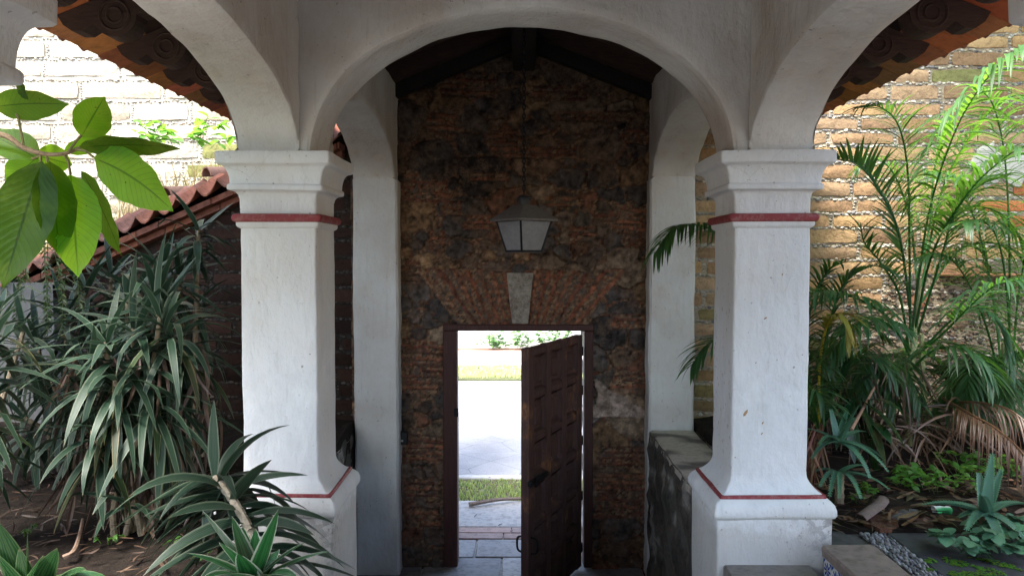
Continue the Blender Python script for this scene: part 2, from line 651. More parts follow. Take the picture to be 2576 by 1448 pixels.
# paving by the right column, with a strip of pebbles set on edge
DARK = [(.050, .055, .060), (.065, .066, .066), (.045, .046, .050)]
mb = MB()
box(mb, (1.89, 1.5, -.5), (8, 4.45, .012), (.09, .085, .08))
slabs(mb, 2.12, 8, 1.5, 4.45, .03, [.62, .7, .8, .83], 7, .016, DARK, .06, .008, .006)
slabs(mb, 1.89, 1.965, 1.5, 4.45, .03, [.9, 1.0, 1.0], 1, .014, DARK, .06)
box(mb, (1.70, 4.06, -.3), (1.885, 4.45, .034), DARK[1], 0, .01)
struct(mb.build('garden_paving', M_SLAB), 'dark damp stone paving of the garden path', 'path')
mb = MB()
y = 1.6
while y < 4.43:
    x = 1.975
    while x < 2.11:
        g = rnd(.10, .34)
        pebble(mb, (x + rnd(-.004, .004), y + rnd(-.006, .006), .026 + rnd(-.004, .006)), rnd(.012, .017), (.75, 1.5, .9), (g, g * 1.0, g * rnd(.95, 1.12)))
        x += .022
    y += .036
tag(mb.build('pebble_strip', M_PEB), 'narrow strip of small grey pebbles set in the dark paving', 'pebbles', kind='stuff')

# step block with a glazed tile riser
t = empty('tiled_step', (1.74, 3.5, -.07), 'stone step with a blue and white glazed tile riser beside the right column', 'step')
mb = MB()
rows = []
for j in range(15):
    yy = 2.6 + 1.45 * j / 14
    rows.append([wob((xx, yy, zz), .006, 7) for xx, zz in ((1.607, .04), (1.602, .085), (1.612, .098), (1.64, .102), (1.74, .103), (1.86, .101), (1.882, .094), (1.886, .04))])
grid(mb, rows, (.21, .165, .14), flip=True)
box(mb, (1.625, 2.61, -.07), (1.884, 4.045, .06), (.21, .165, .14))
mb.build('tread', M_SLAB, t)
k = NT('glazed_tile')
s = k.sep(k.co)
M_TALA = k.fin(k.mix(k.ramp(k.noise(24, 3, .5), [(.48, 0.0), (.52, 1.0)]), (.62, .62, .58), (.62, .62, .58)), .25, .5)
M_BLUE = m_plain('blue_glaze', (.02, .07, .30), .25)
M_OCHRE = m_plain('ochre_glaze', (.45, .25, .06), .25)
for i in range(9):
    y1 = 4.04 - i * .108
    mb = MB()
    box(mb, (1.612, y1 - .105, -.066), (1.624, y1, .038), (1, 1, 1), 0, .003)
    cy, cz = y1 - .0525, -.014
    for q in range(8):                                             # painted flower: petals, centre and corner leaves
        a = q * math.pi / 4
        pts = []
        for (r, da) in ((.006, 0), (.024, .30), (.040, .12), (.044, 0), (.040, -.12), (.024, -.30)):
            pts.append((1.6085, cy + r * math.cos(a + da), cz + r * math.sin(a + da)))
        mb.add(pts, [tuple(range(6))], (1, 1, 1), None, 1)
    mb.add([(1.6075, cy + .009 * math.cos(a), cz + .009 * math.sin(a)) for a in [i2 * math.pi / 5 for i2 in range(10)]], [tuple(range(10))], (1, 1, 1), None, 2)
    for sy in (-1, 1):
        for sz in (-1, 1):
            mb.add([(1.6085, cy + sy * .052, cz + sz * .050), (1.6085, cy + sy * .052, cz + sz * .022), (1.6085, cy + sy * .038, cz + sz * .036), (1.6085, cy + sy * .024, cz + sz * .050)], [(0, 1, 2, 3)], (1, 1, 1), None, 1)
    mb.build('glazed_tile', [M_TALA, M_BLUE, M_OCHRE], t, smooth=False)

# ------------------------------------------------------------------ street seen through the door
mb = MB()
box(mb, (-6, 7.985, -1.5), (6, 8.33, -1.345), (.30, .2, .17))
slabs(mb, -6, 6, 7.99, 8.33, -1.327, [.17, .17], 20, .012, [(.34, .23, .19), (.38, .27, .23)])
struct(mb.build('brick_band', M_SLAB), 'pale pink brick band of the pavement just outside the door', 'pavement')
mb = MB()
box(mb, (-8, 8.335, -1.5), (8, 9.32, -1.365), (.10, .12, .06))
slabs(mb, -8, 8, 8.34, 9.31, -1.33, [1.0], 13, .05, [(.44, .42, .38), (.50, .47, .43)], .08, .015)
struct(mb.build('pavement', M_SLAB), 'large pale stone slabs of the pavement outside the door', 'pavement')
flat('verge', -20, 20, 9.32, 10.25, -1.37, M_GRASSGR, 'earth strip between the pavement and the road', 'verge', .1, 60, 6, .03, 2, (.10, .09, .05))
mb = MB()
box(mb, (-30, 10.25, -1.5), (30, 10.4, -1.33), (.42, .41, .39), 0, .02)
struct(mb.build('kerb', M_CONC), 'pale concrete kerb along the road', 'kerb')
flat('road', -40, 40, 10.4, 19.0, -1.415, M_ASPHALT, 'sunlit grey asphalt road beyond the door', 'road', .04)
flat('verge', -40, 40, 19.0, 21.4, -1.37, M_GRASSGR, 'grass strip on the far side of the road', 'verge', .1, 80, 8, .04, 1.5, (.10, .11, .05))
flat('pavement', -40, 40, 21.4, 24.8, -1.36, M_CONC, 'pale footpath on the far side of the road', 'pavement', .1, col=(.45, .44, .42))
flat('verge', -40, 40, 24.8, 25.5, -1.36, M_GRASSGR, 'red earth bed before the white street wall', 'verge', .1, col=(.25, .12, .08))
mb = MB()
box(mb, (-30, 25.5, -1.5), (30, 25.8, 3.2), (.78, .78, .76))
tag(mb.build('street_wall', M_CONC), 'long white wall across the road, seen through the doorway', 'wall')


def tufts(name, x0, x1, y0, y1, z, n, h, cols, label, dens=None, bent=.5):
    mb = MB()
    for i in range(n):
        x, y = rnd(x0, x1), rnd(y0, y1)
        if dens and noise.noise(V((x * dens, y * dens, 1.7))) < -.6:
            continue
        zz = z(x, y) if callable(z) else z
        a = rnd(0, 6.28); hh = h * rnd(.4, 1.2); wd = hh * rnd(.05, .1) + .003
        d = V((math.cos(a), math.sin(a), 0)); s_ = V((-d.y, d.x, 0)) * wd
        b = V((x, y, zz - .01)); m_ = b + d * hh * bent * .3 + V((0, 0, hh * .65)); tp = b + d * hh * bent + V((0, 0, hh * rnd(.7, 1)))
        mb.add([b - s_, b + s_, m_ + s_ * .7, m_ - s_ * .7, tp], [(0, 1, 2, 3), (3, 2, 4)], random.choice(cols))
    return tag(mb.build(name, M_GREEN), label, 'grass', kind='stuff')


GC = [(1, 1, 1), (1.3, 1.2, .9), (.9, 1.0, .8), (1.8, 1.4, .9)]
tufts('grass', -3, 3, 9.36, 10.22, -1.36, 6500, .06, [(2.4, 1.3, 2.6), (2.9, 1.6, 3.0), (1.8, 1.1, 1.8), (3.2, 1.6, 3.0)], 'short green grass on the strip between pavement and road')
tufts('grass', -9, 9, 19.1, 21.3, -1.35, 13000, .11, [(5.0, 2.3, 6.0), (5.8, 2.6, 6.5), (4.0, 2.0, 4.5)], 'grass strip across the road', .8)

# ================================================================== plastered architecture
def lathe(mb, cx, cy, prof, per=7, rc=.013, col=(1, 1, 1), amp=.004, cap=True, sx=1.0):
    """square section swept up a profile of (half width, z)"""
    rows = []
    for h, z in prof:
        r = []
        rr = min(rc, h * .3)
        for s in range(4):
            a0 = s * math.pi / 2
            ca, sa = math.cos(a0), math.sin(a0)
            pts = [(h, -h + rr + (2 * h - 2 * rr) * i / per) for i in range(per + 1)]
            pts += [(h - rr + rr * math.cos(b), h - rr + rr * math.sin(b)) for b in (R(30), R(60))]
            for (x, y) in pts:
                p = V((cx + (x * ca - y * sa) * sx, cy + x * sa + y * ca, z))
                p = wob(p, amp, 2.7); p = wob(p, amp * .5, 11)
                r.append(p)
        rows.append(r)
    grid(mb, rows, col, close=True)
    if cap:
        n = len(rows[0])
        mb.add(rows[-1], [tuple(range(n))], col)
        mb.add(rows[0], [tuple(range(n))[::-1]], col)


def dens(prof, step=.06):
    out = [prof[0]]
    for (h0, z0), (h1, z1) in zip(prof[:-1], prof[1:]):
        n = max(1, int(abs(z1 - z0) / step))
        out += [(h0 + (h1 - h0) * k / n, z0 + (z1 - z0) * k / n) for k in range(1, n + 1)]
    return out


def curve(h0, z0, h1, z1, kind, n=7):
    """quarter-round between two points; kind 'cav' hollow or 'ovo' bulging"""
    o = []
    for i in range(n + 1):
        t = i / n * math.pi / 2
        if kind == 'cav':
            o.append((h0 + (h1 - h0) * (1 - math.cos(t)), z0 + (z1 - z0) * math.sin(t)))
        else:
            o.append((h0 + (h1 - h0) * math.sin(t), z0 + (z1 - z0) * (1 - math.cos(t))))
    return o


def column(x, y, label, group, red=True):
    t = empty('column', (x, y, -.07), label, 'column', group)
    mb = MB()
    lathe(mb, x, y, dens([(.315, -1.40), (.316, .0), (.318, .185)], .12), amp=.006)
    mb.build('plinth', M_PLINTH, t)
    mb = MB()
    lathe(mb, x, y, [(.318, .186), (.330, .193), (.338, .21), (.338, .235), (.330, .262), (.315, .280), (.300, .292)])
    lathe(mb, x, y, [(.290, .306), (.272, .313)] + [(.214 + .056 * (1 - math.sin(i / 8 * math.pi / 2)) ** 1.2, .313 + i / 8 * .105) for i in range(1, 9)])
    mb.build('base_moulding', M_PLASTER, t)
    mb = MB()
    lathe(mb, x, y, [(.297, .291), (.2975, .295), (.2945, .307), (.286, .310)], amp=.005)
    mb.build('red_line', M_RED, t)
    mb = MB()
    lathe(mb, x, y, dens([(.2135, .417), (.2145, 1.2), (.212, 1.795 if red else 1.868)], .07), amp=.005)
    if red:
        lathe(mb, x, y, [(.215, 1.79), (.226, 1.797), (.232, 1.806), (.232, 1.824)])
    mb.build('shaft', M_PLASTER, t)
    mb = MB()
    if red:
        lathe(mb, x, y, [(.236, 1.824), (.246, 1.830), (.250, 1.842), (.250, 1.852), (.245, 1.864), (.233, 1.869)], amp=.004)
    if red:
        mb.build('red_band', M_RED, t)
    mb = MB()
    lathe(mb, x, y, dens([(.213, 1.869), (.214, 1.955)], .05) + curve(.217, 1.962, .248, 1.996, 'cav', 5) + [(.263, 2.0), (.266, 2.006), (.266, 2.024), (.262, 2.030)]
          + curve(.255, 2.034, .296, 2.135, 'cav', 8)[0:] + [(.308, 2.140), (.313, 2.146), (.314, 2.20), (.310, 2.207), (.30, 2.209)], amp=.005)
    mb.build('capital', M_PLASTER, t)
    return t


COLS = 'white square columns with red bands'
LX, RX, CY, NY = -1.36, 1.40, 4.51, 1.44
cl = column(LX, CY, 'white square column with red band, behind the drooping striped leaves left of the doorway', COLS)
cr = column(RX, CY, 'white square column with red band, standing on its plinth beside the tiled step', COLS)
column(LX, NY, 'nearer white column of which only the capital shows above the big green leaves', None, False)
column(RX, NY, 'nearer white column of which only the capital edge shows at the top right', None, False)
# brown leaf-miner marks stuck on the right column
mb = MB()
for (px, py, ln, a) in ((1876, 1038, .045, 1.0), (1926, 800, .022, .6), (1919, 1063, .018, 1.1), (1917, 1090, .016, .9), (1850, 1150, .010, .3), (1969, 690, .012, 1.2), (1902, 912, .012, .5), (1955, 905, .010, 1.3)):
    p = at(px, py, CY - .2185); d = V((math.cos(a), 0, math.sin(a))); q = V((-d.z, 0, d.x)) * .3
    ring = [p + d * ln * c_ + q * ln * s_ for c_, s_ in ((-.5, 0), (-.3, .5), (.1, .6), (.5, .1), (.2, -.5), (-.3, -.5))]
    mb.add(ring + [v + V((0, .012, 0)) for v in ring], [tuple(range(6))[::-1]] + [(i, (i + 1) % 6, 6 + (i + 1) % 6, 6 + i) for i in range(6)], random.choice([(.40, .28, .15), (.34, .22, .12)]))
mb.build('dry_mark', M_PEB, cr)
mb = MB()
for i in range(70):
    z = rnd(.15, 1.5); yy = rnd(CY - .2, CY + .2); xx = RX - .222
    if z < .3:
        xx, yy = RX - .325 + rnd(0, .02), yy
    mb.add([(xx, yy, z), (xx, yy + .004, z), (xx + .002, yy + .003, z - rnd(.01, .035)), (xx + .002, yy, z - .012)], [(0, 1, 2, 3)], (.35, .26, .2))
mb.build('speck', M_PEB, cr)


def arch(name, c, a, zs, rise, e0, e1, ztop, t0, t1, axis, mat, label, leg=.0, n=72):
    mb = MB(); rows = []
    m_ = 6
    for i in range(n + 1):
        th = math.pi * i / n
        u, zz = a * math.cos(th), rise * math.sin(th)
        L = [((e1 + a) / u if u > 1e-6 else 1e9), ((e0 + a) / -u if u < -1e-6 else 1e9), ((ztop - zs) / zz if zz > 1e-6 else 1e9)]
        k = min(L)
        bu, bz = u * k, zz * k
        nl = math.hypot(u, zz); du, dz = (bu - u), (bz - zz); dl = math.hypot(du, dz) or 1
        du, dz = du / dl, dz / dl
        sec = []
        for f in (1, .8, .62, .46, .32, .2, .11):
            sec.append((u + (bu - u) * f, zz + (bz - zz) * f, t0))
        sec += [(u + du * .03, zz + dz * .03, t0), (u + du * .009, zz + dz * .009, t0 + .008), (u, zz, t0 + .03)]
        for q in range(1, m_):
            sec.append((u, zz, t0 + .03 + (t1 - t0 - .06) * q / m_))
        sec += [(u, zz, t1 - .03), (u + du * .009, zz + dz * .009, t1 - .008), (u + du * .03, zz + dz * .03, t1)]
        for f in (.11, .2, .32, .46, .62, .8, 1):
            sec.append((u + (bu - u) * f, zz + (bz - zz) * f, t1))
        r = []
        for (uu, hz, tt) in sec:
            p = V((c + uu, tt, zs + hz)) if axis == 'x' else V((tt, c + uu, zs + hz))
            p = wob(p, .012, 2.1); p = wob(p, .006, 7)
            r.append(p)
        if leg and i in (0, n):
            lr = [p - V((0, 0, leg)) for p in r]
            if i == 0:
                rows.append(lr); rows.append(r)
            else:
                rows.append(r); rows.append(lr)
        else:
            rows.append(r)
    grid(mb, rows, close=True, flip=(axis == 'y'))
    return tag(mb.build(name, mat), label, 'arch')


arch('arch', .008, 1.18, 2.207, .80, .22, .24, 3.40, 4.315, 4.715, 'x', M_PLASTER_OLD, 'wide whitewashed arch facing the viewer, spanning the two red-banded columns before the door')
YM = (NY + .214 + CY - .2) / 2; AM = (CY - .2 - NY - .214) / 2
arch('arch', YM, AM, 2.207, .455, .02, -.005, 3.23, -1.585, -1.235, 'y', M_PLASTER_OLD, 'near whitewashed side arch sweeping up to the top edge above the big green leaves')
arch('arch', YM, AM, 2.207, .455, .02, -.005, 3.23, 1.272, 1.622, 'y', M_PLASTER_OLD, 'near whitewashed side arch sweeping up to the top edge above the palm')
YF = (4.72 + 7.10) / 2; AF = (7.10 - 4.72) / 2
arch('arch', YF, AF, 2.27, .50, -.005, .17, 3.23, -1.545, -1.155, 'y', M_PLASTER_OLD, 'farther whitewashed side arch meeting the stone wall left of the lantern', .07)
arch('arch', YF, AF, 2.27, .50, -.005, .17, 3.23, 1.20, 1.598, 'y', M_PLASTER_OLD, 'farther whitewashed side arch meeting the stone wall right of the lantern', .07)


def pilaster(x0, x1, label):
    mb = MB(); rows = []
    zs = [-1.36 + 3.70 * i / 40 for i in range(41)]
    for z in zs:
        r = []
        for (x, y) in [(x0, 7.27), (x0, 7.15), (x0, 7.07), (x0 + .02, 7.05)] + [(x0 + (x1 - x0) * i / 6, 7.05) for i in range(1, 6)] + [(x1 - .02, 7.05), (x1, 7.07), (x1, 7.15), (x1, 7.27)]:
            p = wob((x, y, z), .012, 2.3); r.append(wob(p, .005, 9))
        rows.append(r)
    tp = [V((p.x * .985 if abs(p.x) > 1.3 else p.x + (.03 if x0 > 0 else -.03), p.y + .01, p.z + .03)) for p in rows[-1]]
    rows.append(tp)
    grid(mb, rows, close=True)
    mb.add(tp, [tuple(range(len(tp)))])
    return tag(mb.build('pilaster', M_PLASTER_OLD), label, 'pilaster')


pilaster(-1.545, -1.132, 'plain white pilaster against the stone wall, running down to the passage floor')
pilaster(1.178, 1.60, 'plain white pilaster against the stone wall, rising behind the low wall')


def low_wall(x0, x1, y0, y1, z0, z1, label):
    t = empty('low_wall', ((x0 + x1) / 2, (y0 + y1) / 2, z0), label, 'wall')
    mb = MB(); nY, nZ = 40, 26
    for xx, fl in ((x0, True), (x1, False)):
        rows = []
        for j in range(nY + 1):
            r = []
            for i in range(nZ + 1):
                p = V((xx, y0 + (y1 - y0) * j / nY, z0 + (z1 - z0) * i / nZ))
                d = noise.fractal(p * 5, 1, 2, 4) * .035
                r.append(p + V((-d - .01 if xx == x0 else d + .01, 0, 0)) * (1 if 0 < i < nZ else .3))
            rows.append(r)
        cs = []
        for r in rows:
            for p in r:
                n_ = noise.noise(p * 4.5)
                cs.append((.30, .28, .25) if n_ > .33 else (.10, .095, .08) if n_ > -.1 else (.06, .055, .048))
        grid(mb, rows, cs, flip=fl)
    mb.build('rough_face', M_STONE, t)
    mb = MB()
    box(mb, (x0 + .01, y0, z0), (x1 - .01, y1, z1 - .01), (.1, .09, .08))
    rows = []
    for j in range(31):
        yy = y0 + (y1 - y0) * j / 30
        rows.append([wob((xx, yy, zz), .012, 5) for xx, zz in ((x0 - .012, z1 - .05), (x0 - .01, z1 - .012), (x0 + .02, z1 + .004), ((x0 * 2 + x1) / 3, z1 + .006), ((x0 + 2 * x1) / 3, z1 + .006), (x1 - .02, z1), (x1 + .01, z1 - .05))])
    cs = []
    for r in rows:
        for p in r:
            n_ = noise.noise(p * 3)
            cs.append((.46, .40, .33) if n_ > -.25 else (.16, .14, .12))
    grid(mb, rows, cs, flip=True)
    mb.build('coping', M_CONC, t)


low_wall(1.19, 1.61, 4.80, 7.03, -1.36, .035, 'low blackened garden wall between the right column base and the pilaster')
low_wall(-1.9, -1.57, 4.80, 7.03, -1.36, .02, 'low garden wall hidden behind the left column base')

# ================================================================== masonry walls
SRGB = lambda r, g, b: tuple(((q / 255) / 12.92 if q < 11 else ((q / 255 + .055) / 1.055) ** 2.4) for q in (r, g, b))


def brick(mb, x0, x1, z0, z1, y, prot, col, n=6, mat=0):
    nz = 3; rows = []; sd_ = rnd(0, 99)
    tl = rnd(-.012, .012)
    for j in range(nz + 3):
        r = []
        v = min(1, max(0, (j - 1) / nz))
        for i in range(n + 3):
            u = min(1, max(0, (i - 1) / n))
            edge = i in (0, n + 2) or j in (0, nz + 2)
            corner = (u in (0, 1)) and (v in (0, 1))
            ins = .007 if corner else 0
            x = x0 + (x1 - x0) * u + (ins if u == 0 else -ins if u == 1 else 0)
            z = z0 + (z1 - z0) * v + (ins * .6 if v == 0 else -ins * .6 if v == 1 else 0) + tl * (u - .5)
            d = noise.noise(V((x * 9 + sd_, z * 13, y))) * .016
            dx = noise.noise(V((z * 14, x * 6 + sd_, 4.2))) * .014; dz_ = noise.noise(V((x * 11, z * 5 + sd_, 8.8))) * .012
            near = (u in (0, 1)) or (v in (0, 1))
            yy = y + (.02 if edge else -prot - d + (.005 if near else 0))
            r.append((x + dx, yy, z + dz_))
        rows.append(r)
    grid(mb, rows, col, mat=mat)


def adobe_wall(name, x0, x1, y, z0, ztop, label, bricks, pebs, mort, bl=.5, bh=.10, gap=.045, prot=.016, thick=.4, colf=None, zone=None, peb=True, parent=None, pstep=.030):
    mb = MB()
    n = 40; top = []
    for i in range(n + 1):
        top.append((x0 + (x1 - x0) * i / n))
    rows = [[(x, y, z0) for x in top], [(x, y, ztop(x)) for x in top], [(x, y + thick, ztop(x)) for x in top], [(x, y + thick, z0) for x in top]]
    grid(mb, rows, mort, mat=1)
    for xx in (x0, x1):
        mb.add([(xx, y, z0), (xx, y + thick, z0), (xx, y + thick, ztop(xx)), (xx, y, ztop(xx))], [(0, 1, 2, 3) if xx == x1 else (3, 2, 1, 0)], mort, None, 1)
    z = z0 + .02; row = 0
    def pb(xx, zz, r, pal=None):
        if zz < ztop(xx) - .01 and x0 + .02 < xx < x1 - .02:
            c = random.choice(pal or pebs); s = rnd(.7, 1.25)
            pebble(mb, (xx, y - .006 + rnd(0, .008), zz), r, (1.25, .9, .85), tuple(q * s for q in c), 2)
    zmax = max(ztop(x0), ztop(x1), ztop((x0 + x1) / 2))
    while z < zmax:
        h = bh * rnd(.85, 1.15)
        x = x0 - rnd(0, bl)
        while x < x1:
            L = bl * rnd(.55, 1.15)
            a, b = max(x, x0 + .01), min(x + L, x1 - .01)
            if b - a > .08 and z + h < min(ztop(a), ztop(b)):
                zn = zone(a, b, z + h / 2) if zone else 'brick'
                if zn == 'brick':
                    c = (colf((a + b) / 2, z) if colf else None) or random.choice(bricks)
                    s = rnd(.75, 1.2)
                    brick(mb, a, b, z, z + h, y, prot * rnd(.7, 1.2), tuple(q * s for q in c))
                    if peb:
                        zz = z
                        while zz < z + h:
                            pb(b + gap / 2 + rnd(-.008, .008), zz, rnd(.009, .017)); zz += .03
                elif zn == 'rubble':
                    for _ in range(int((b - a) / .03 * (h + gap) / .032)):
                        pb(rnd(a, b), rnd(z, z + h + gap), rnd(.009, .022), RUBP)
                    if random.random() < .5:
                        rubble_stone(mb, rnd(a, b), z + rnd(0, .1), y, rnd(.05, .14), random.choice([(.10, .095, .09), (.24, .17, .11), (.16, .13, .11), (.26, .12, .07)]), 0)
            x += L + gap * rnd(.7, 1.3)
        if peb:
            xx = x0
            while xx < x1:
                pb(xx, z + h + gap / 2 + rnd(-.014, .014), rnd(.010, .021)); xx += pstep * rnd(.6, 1.4)
        z += h + gap * rnd(.8, 1.25); row += 1
    return mb


def rubble_stone(mb, x, z, y, r, col, mat=0, ax=None, n=13, dome=.02):
    ph = rnd(0, 6.28); ax = ax or rnd(.6, .95); sd_ = rnd(0, 50)
    rad = []
    k = random.choice((4, 5, 6)); p0 = rnd(0, 6.28)
    for i in range(n):
        a = 2 * math.pi * i / n
        poly = math.cos(math.pi / k) / math.cos(((a + p0) % (2 * math.pi / k)) - math.pi / k)
        rad.append(r * (.2 + .8 * poly) * rnd(.86, 1.14))
    rows = []
    for f, d in ((1.04, .02), (1.0, -.002), (.93, -dome * .6), (.65, -dome * .9), (.32, -dome)):
        rr = []
        for i in range(n):
            a = 2 * math.pi * i / n
            u, v = math.cos(a) * rad[i] * f, math.sin(a) * rad[i] * f * ax
            X, Z = u * math.cos(ph) - v * math.sin(ph), u * math.sin(ph) + v * math.cos(ph)
            nz = noise.noise(V((X * 14 + sd_, Z * 14, 0))) * dome * .5
            rr.append((x + X, y + d + (nz if f < 1 else 0), z + Z))
        rows.append(rr)
    grid(mb, rows, col, close=True, mat=mat, flip=True)
    mb.add(rows[-1], [tuple(range(n))[::-1]], col, None, mat)


RUBP = [(.20, .145, .10), (.14, .105, .075), (.26, .20, .14), (.10, .085, .07), (.18, .10, .065)]
ADO = [(.40, .25, .125), (.43, .28, .15), (.36, .22, .12), (.38, .25, .15), (.31, .19, .11)]
PEBC = [(.40, .36, .30), (.28, .26, .24), (.48, .42, .34), (.38, .31, .23), (.20, .19, .19), (.50, .46, .40)]
MORT = (.36, .29, .21)


def rcol(x, z):
    if 3.85 < x < 4.2 and 3.15 < z < 3.75:
        return (.26, .25, .10)
    if x > 4.35 and 1.9 < z < 2.45 and random.random() < .75:
        return (.50, .16, .07)
    if z < 1.15 and x < 3.4 and random.random() < .7:
        return random.choice([(.26, .20, .09), (.22, .17, .075), (.30, .21, .11)])
    return None


def rzone(a, b, z):
    m = (a + b) / 2
    if m > 3.35 + .25 * math.sin(z * 5) and z < 1.42:
        return 'rubble'
    if 4.25 < m < 4.75 and 2.28 < z < 2.66:
        return 'none'
    return 'brick'


mb = adobe_wall('adobe_wall', 1.62, 8.5, 7.30, -.3, lambda x: 5.2, '', ADO, PEBC, MORT, .54, .106, .042, colf=rcol, zone=rzone)
t = empty('adobe_wall', (4.5, 7.5, -.3), 'tall sunlit adobe wall with pebble joints behind the palms', 'wall')
mb.build('masonry', [M_ADOBE, M_MORTAR, M_PEB], t)
mb = MB(); box(mb, (8.502, -3, -.5), (8.9, 7.7, 4.8), (.32, .22, .13)); mb.build('side_blocker_wall', M_ADOBE, t)  # unseen side wall added to block low sky light
# tile ledge and a patch of white render on it
mb = MB()
xx = 3.95
while xx < 6.5:
    L = rnd(.3, .42)
    box(mb, (xx, 7.12, 1.455 + rnd(-.004, .004)), (xx + L - .008, 7.35, 1.482), random.choice([(.38, .17, .10), (.32, .15, .09)]), 0, .006)
    xx += L
rows = []
for i in range(26):
    x = 4.35 + 2.2 * i / 25
    rows.append([wob((x, yy, zz), .02, 5) for yy, zz in ((7.13, 1.484), (7.15, 1.53), (7.22, 1.58), (7.31, 1.60))])
grid(mb, rows, (.10, .085, .06), flip=True)
mb.build('tile_ledge', M_TILE, t)
mb = MB()
for q in range(9):
    rubble_stone(mb, 4.5 + rnd(-.2, .2), 2.47 + rnd(-.1, .1), 7.272 + q * .001, rnd(.10, .17), (.50, .47, .42), 0, .7, 17, .008)
mb.build('render_patch', M_CONC, t)

# left perimeter wall with its sloping tile coping
EA, EB = at(575, 462, 6.98), at(60, 688, 6.98)
SL = (EA.z - EB.z) / (EA.x - EB.x)
eave_z = lambda x: EA.z + SL * (x - EA.x)
SHADED_BRICK = [(.044, .023, .017), (.054, .028, .020), (.036, .020, .016), (.060, .031, .023)]  # shade of plants and eaves put into the brick colours
t = empty('garden_wall', (-4, 7.45, -.3), 'brick garden wall coloured dark for shade, behind the striped plants, under a sloping clay tile coping', 'wall')
mb = adobe_wall('garden_wall', -8.5, -1.575, 7.30, -.3, lambda x: min(2.75, max(.9, eave_z(x) - .02)), '', SHADED_BRICK, [(.085, .072, .062), (.05, .045, .04), (.11, .09, .078)], (.04, .03, .025), .5, .104, .042, pstep=.036)
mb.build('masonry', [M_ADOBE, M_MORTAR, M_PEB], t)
mb = MB()
dE = V((1, 0, SL)).normalized(); L0 = -8.5; nW = 24
upv = V((0, .62, .24))
rows = []
per = .19
X0, X1 = -8.0, -1.66
N = int((X1 - X0) / per * 8)
for j in range(9):
    f = j / 8
    r = []
    for i in range(N + 1):
        x = X0 + (X1 - X0) * i / N
        ph = x / per * 2 * math.pi
        b = V((x, 6.98, eave_z(x))) + upv * f
        hgt = .052 * (1 - abs(math.cos(ph / 2))) * 2 - .03
        lap = .018 * (1 - ((f * 2.0) % 1.0))
        id_ = math.floor(ph / (2 * math.pi) + .5)
        b += V((0, (noise.noise(V((id_ * 1.7, 0, 0))) * .05) * (1 if j == 0 else .3), hgt + lap))
        r.append(b)
    rows.append(r)
cs = []
for j in range(9):
    for i in range(N + 1):
        x = X0 + (X1 - X0) * i / N
        id_ = math.floor(x / per + .5)
        q = noise.noise(V((id_ * 3.1, j // 5, 5)))
        c = (.36, .145, .095) if q > 0 else (.27, .13, .10) if q > -.35 else (.40, .19, .11)
        cs.append(c)
grid(mb, rows, cs)
grid(mb, [[p - V((0, 0, .018)) for p in r] for r in rows], cs, flip=True)
grid(mb, [[p - V((0, 0, .018)) for p in rows[0]], rows[0]], cs[:N + 1] * 2)
mb.build('clay_tiles', M_TILE, t)
mb = MB()
for k2 in range(2):                                               # two corbelled brick courses under the tiles
    x = X0
    while x < X1:
        L = rnd(.2, .28)
        x2 = min(x + L, X1)
        yA, zo = 7.06 + .1 * k2, -.045 - .062 * k2
        c = random.choice([(.34, .13, .08), (.28, .11, .075), (.24, .10, .07)])
        p = [V((xx_, yy_, eave_z(xx_) + zo + dz_)) for xx_ in (x + .004, x2 - .004) for yy_ in (yA, 7.6) for dz_ in (-.05, .005)]
        mb.add(p, [(0, 1, 3, 2), (4, 6, 7, 5), (0, 4, 5, 1), (2, 3, 7, 6), (1, 5, 7, 3), (0, 2, 6, 4)], c)
        x = x2
mb.build('brick_corbel', M_TILE, t, smooth=False)
# loose ridge tiles lying on top
mb = MB()
for (px, py, Y, a, L) in ((566, 362, 7.66, -1.1, .40), (452, 412, 7.64, -1.3, .36), (250, 425, 7.66, .5, .5)):
    c = at(px, py, Y); c.z = eave_z(c.x) + .27; d = V((math.cos(a), -math.sin(a) * .6, .08)).normalized(); s_ = V((-d.y, d.x, 0)).normalized(); u_ = s_.cross(d) * -1
    for sh in (0, .016):
        rows = []
        for i in range(5):
            o = c + d * (L * (i / 4 - .5)); rr = .095 - .012 * i / 4 - sh
            rows.append([o + s_ * rr * math.cos(b) + u_ * rr * math.sin(b) for b in [math.pi * q / 9 for q in range(10)]])
        grid(mb, rows, (.22, .13, .10), flip=(sh == 0))
    e = [[c + d * (-L / 2) + s_ * rr * math.cos(b) + u_ * rr * math.sin(b) for b in [math.pi * q / 9 for q in range(10)]] for rr in (.095, .079)]
    grid(mb, e, (.26, .14, .10), flip=True)
mb.build('ridge_tile', M_TILE, t)
mb = MB(); box(mb, (-8.9, -3, -.5), (-8.502, 9.9, 4.8), (.2, .11, .08)); mb.build('side_blocker_wall', M_ADOBE, t)  # unseen left side wall added against light from the horizon

bank_h = lambda x, y: eave_z(max(x, -7)) + .24 + (y - 7.55) * .16 + .05 * noise.noise(V((x, y, 0)) * 2)
flat('grass_bank', -8.4, -1.62, 7.56, 9.5, 0, M_SOIL, 'dry grassy bank above the tile coping on the left', 'bank', 1.0, 50, 14, hf=lambda x, y: bank_h(x, y))
t = empty('adobe_wall', (-5, 9.7, 1), 'high adobe wall paled for full light, behind the tile coping', 'wall')
PALE = [(.56, .48, .36), (.60, .52, .40), (.52, .44, .32), (.60, .54, .44)]  # adobe paled to put the strong daylight into its colour


def lcol(x, z):
    return (.22, .22, .08) if (x > -3.9 and z < 2.95) else None


